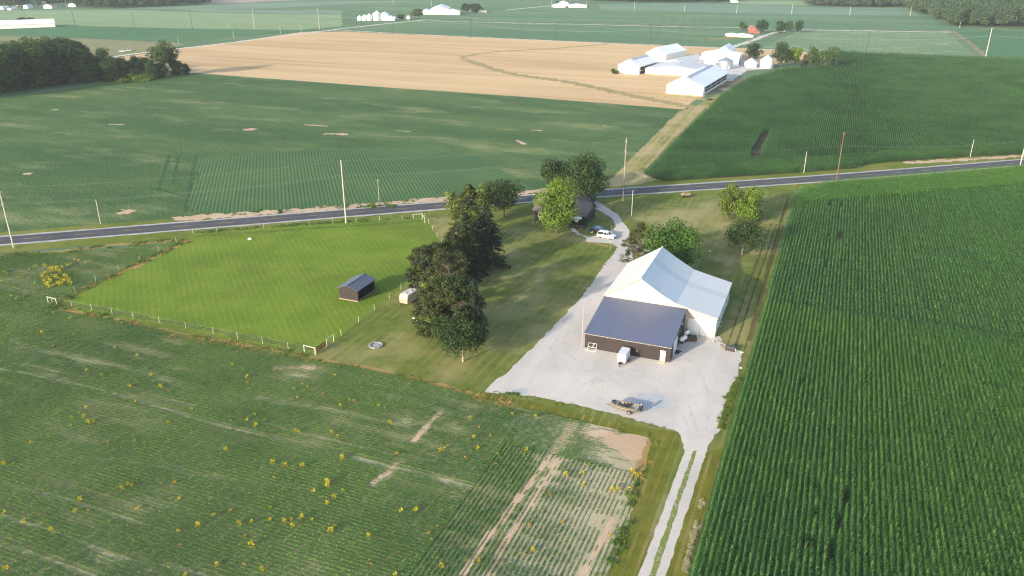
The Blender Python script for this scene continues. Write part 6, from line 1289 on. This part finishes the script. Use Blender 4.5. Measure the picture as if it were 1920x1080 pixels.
far_gable('far_barn', 'big white far barn with a broad pale roof', 'barn', 807, 840, 27, 10, 46, roof=FROOF); far_gable('far_barn', 'white lean-to in front of the big far barn', 'barn', 834, 862, 28, 17, 14); far_gable('far_barn', 'white barn left of the big far barn', 'barn', 790, 807, 27, 17, 20); far_gable('far_shed', 'flat white strip building right of the dark grove', 'shed', 890, 912, 23.5, 21, 8)
far_gable('far_barn', 'tall white barn of the farthest farm at the top', 'barn', 1050, 1066, 12, 2, 24); far_gable('far_shed', 'long low white shed of the farthest farm', 'shed', 1037, 1060, 14, 7, 16); far_gable('far_shed', 'scattered white sheds at the right of the farthest farm', 'shed', 1066, 1100, 14, 7, 12)
far_gable('far_shed', 'long white far shed at the left edge', 'shed', 100, -90, 50, 43, 60) if False else None
X, Y = g(-60, 57); X1, Y1 = g(104, 50.5); L_ = math.dist((X, Y), (X1, Y1)); gable('poultry_shed', 'very long low white shed at the left edge', 'shed', X1, Y1, 22, L_, 3.6, 7.2, math.atan2(Y1 - Y, X1 - X) + math.pi / 2, openings=[('E', 2, 8, .1, 3, paint('rust_door', (.3, .14, .06), .8))])
REDF = paint('red_barn_wall', (.30, .10, .08), .8, var=.1, scale=.3)
far_gable('red_house', 'small red house among the dark trees by the far lane', 'house', 1407, 1417, 62, 48, 9, wall=REDF, roof=paint('red_roof', (.26, .12, .10), .8)); far_gable('red_shed', 'low reddish lean-to beside the red house', 'shed', 1416, 1424, 63, 58, 6, wall=REDF, roof=paint('red_roof', (.26, .12, .10), .8)); far_gable('far_shed', 'white low sheds below the red house', 'shed', 1384, 1412, 70, 64, 12); far_gable('far_shed', 'smaller pale shed left of the white low sheds', 'shed', 1364, 1386, 68.5, 64.5, 8)
for i, (a_, c_, bs, tp_, rfm) in enumerate([(0, 6, 18, 11, FROOF), (14, 21, 19, 14, FROOF), (44, 52, 16, 8, FROOFG), (82, 97, 16, 7, paint('orange_roof', (.42, .20, .12), .8)), (128, 142, 13, 5, paint('pink_roof', (.40, .28, .26), .8)), (22, 34, 12, 5, paint('brown_roof', (.25, .16, .13), .8)), (66, 78, 10, 3, paint('pale_roof', (.45, .36, .34), .8))]):
    far_gable('village_house', ['white village house at the very left edge', 'second white village house from the left edge', 'grey roofed village house left of the orange roof', 'orange roofed village house at the top left', 'pinkish village house beside the white pole', 'brown roofed village house behind the left clump', 'pale roofed village house at the top left'][i], 'house', a_, c_, bs, tp_, 14, roof=rfm)
far_gable('far_barn', 'white barn in the distance above the red house', 'barn', 1374, 1384, 5, 0, 16)
# two vehicles on the far lane
p = g(229, 98); car('far_car', 'dark car on the far lane behind the left wood', 'car', (*p, .1), R(28), GPAINT, kind='car', Hh=1.5); p = g(240, 96); car('far_van', 'pale green van on the far lane behind the left wood', 'van', (*p, .1), R(28), paint('pale_green_paint', (.36, .42, .26), .4), L=5.6, Hh=2.1, W=2.)
# the white building glimpsed in the left wood
far_gable('woodland_shed', 'white shed glimpsed between the trees of the left wood', 'shed', 148, 164, 138, 124, 8)
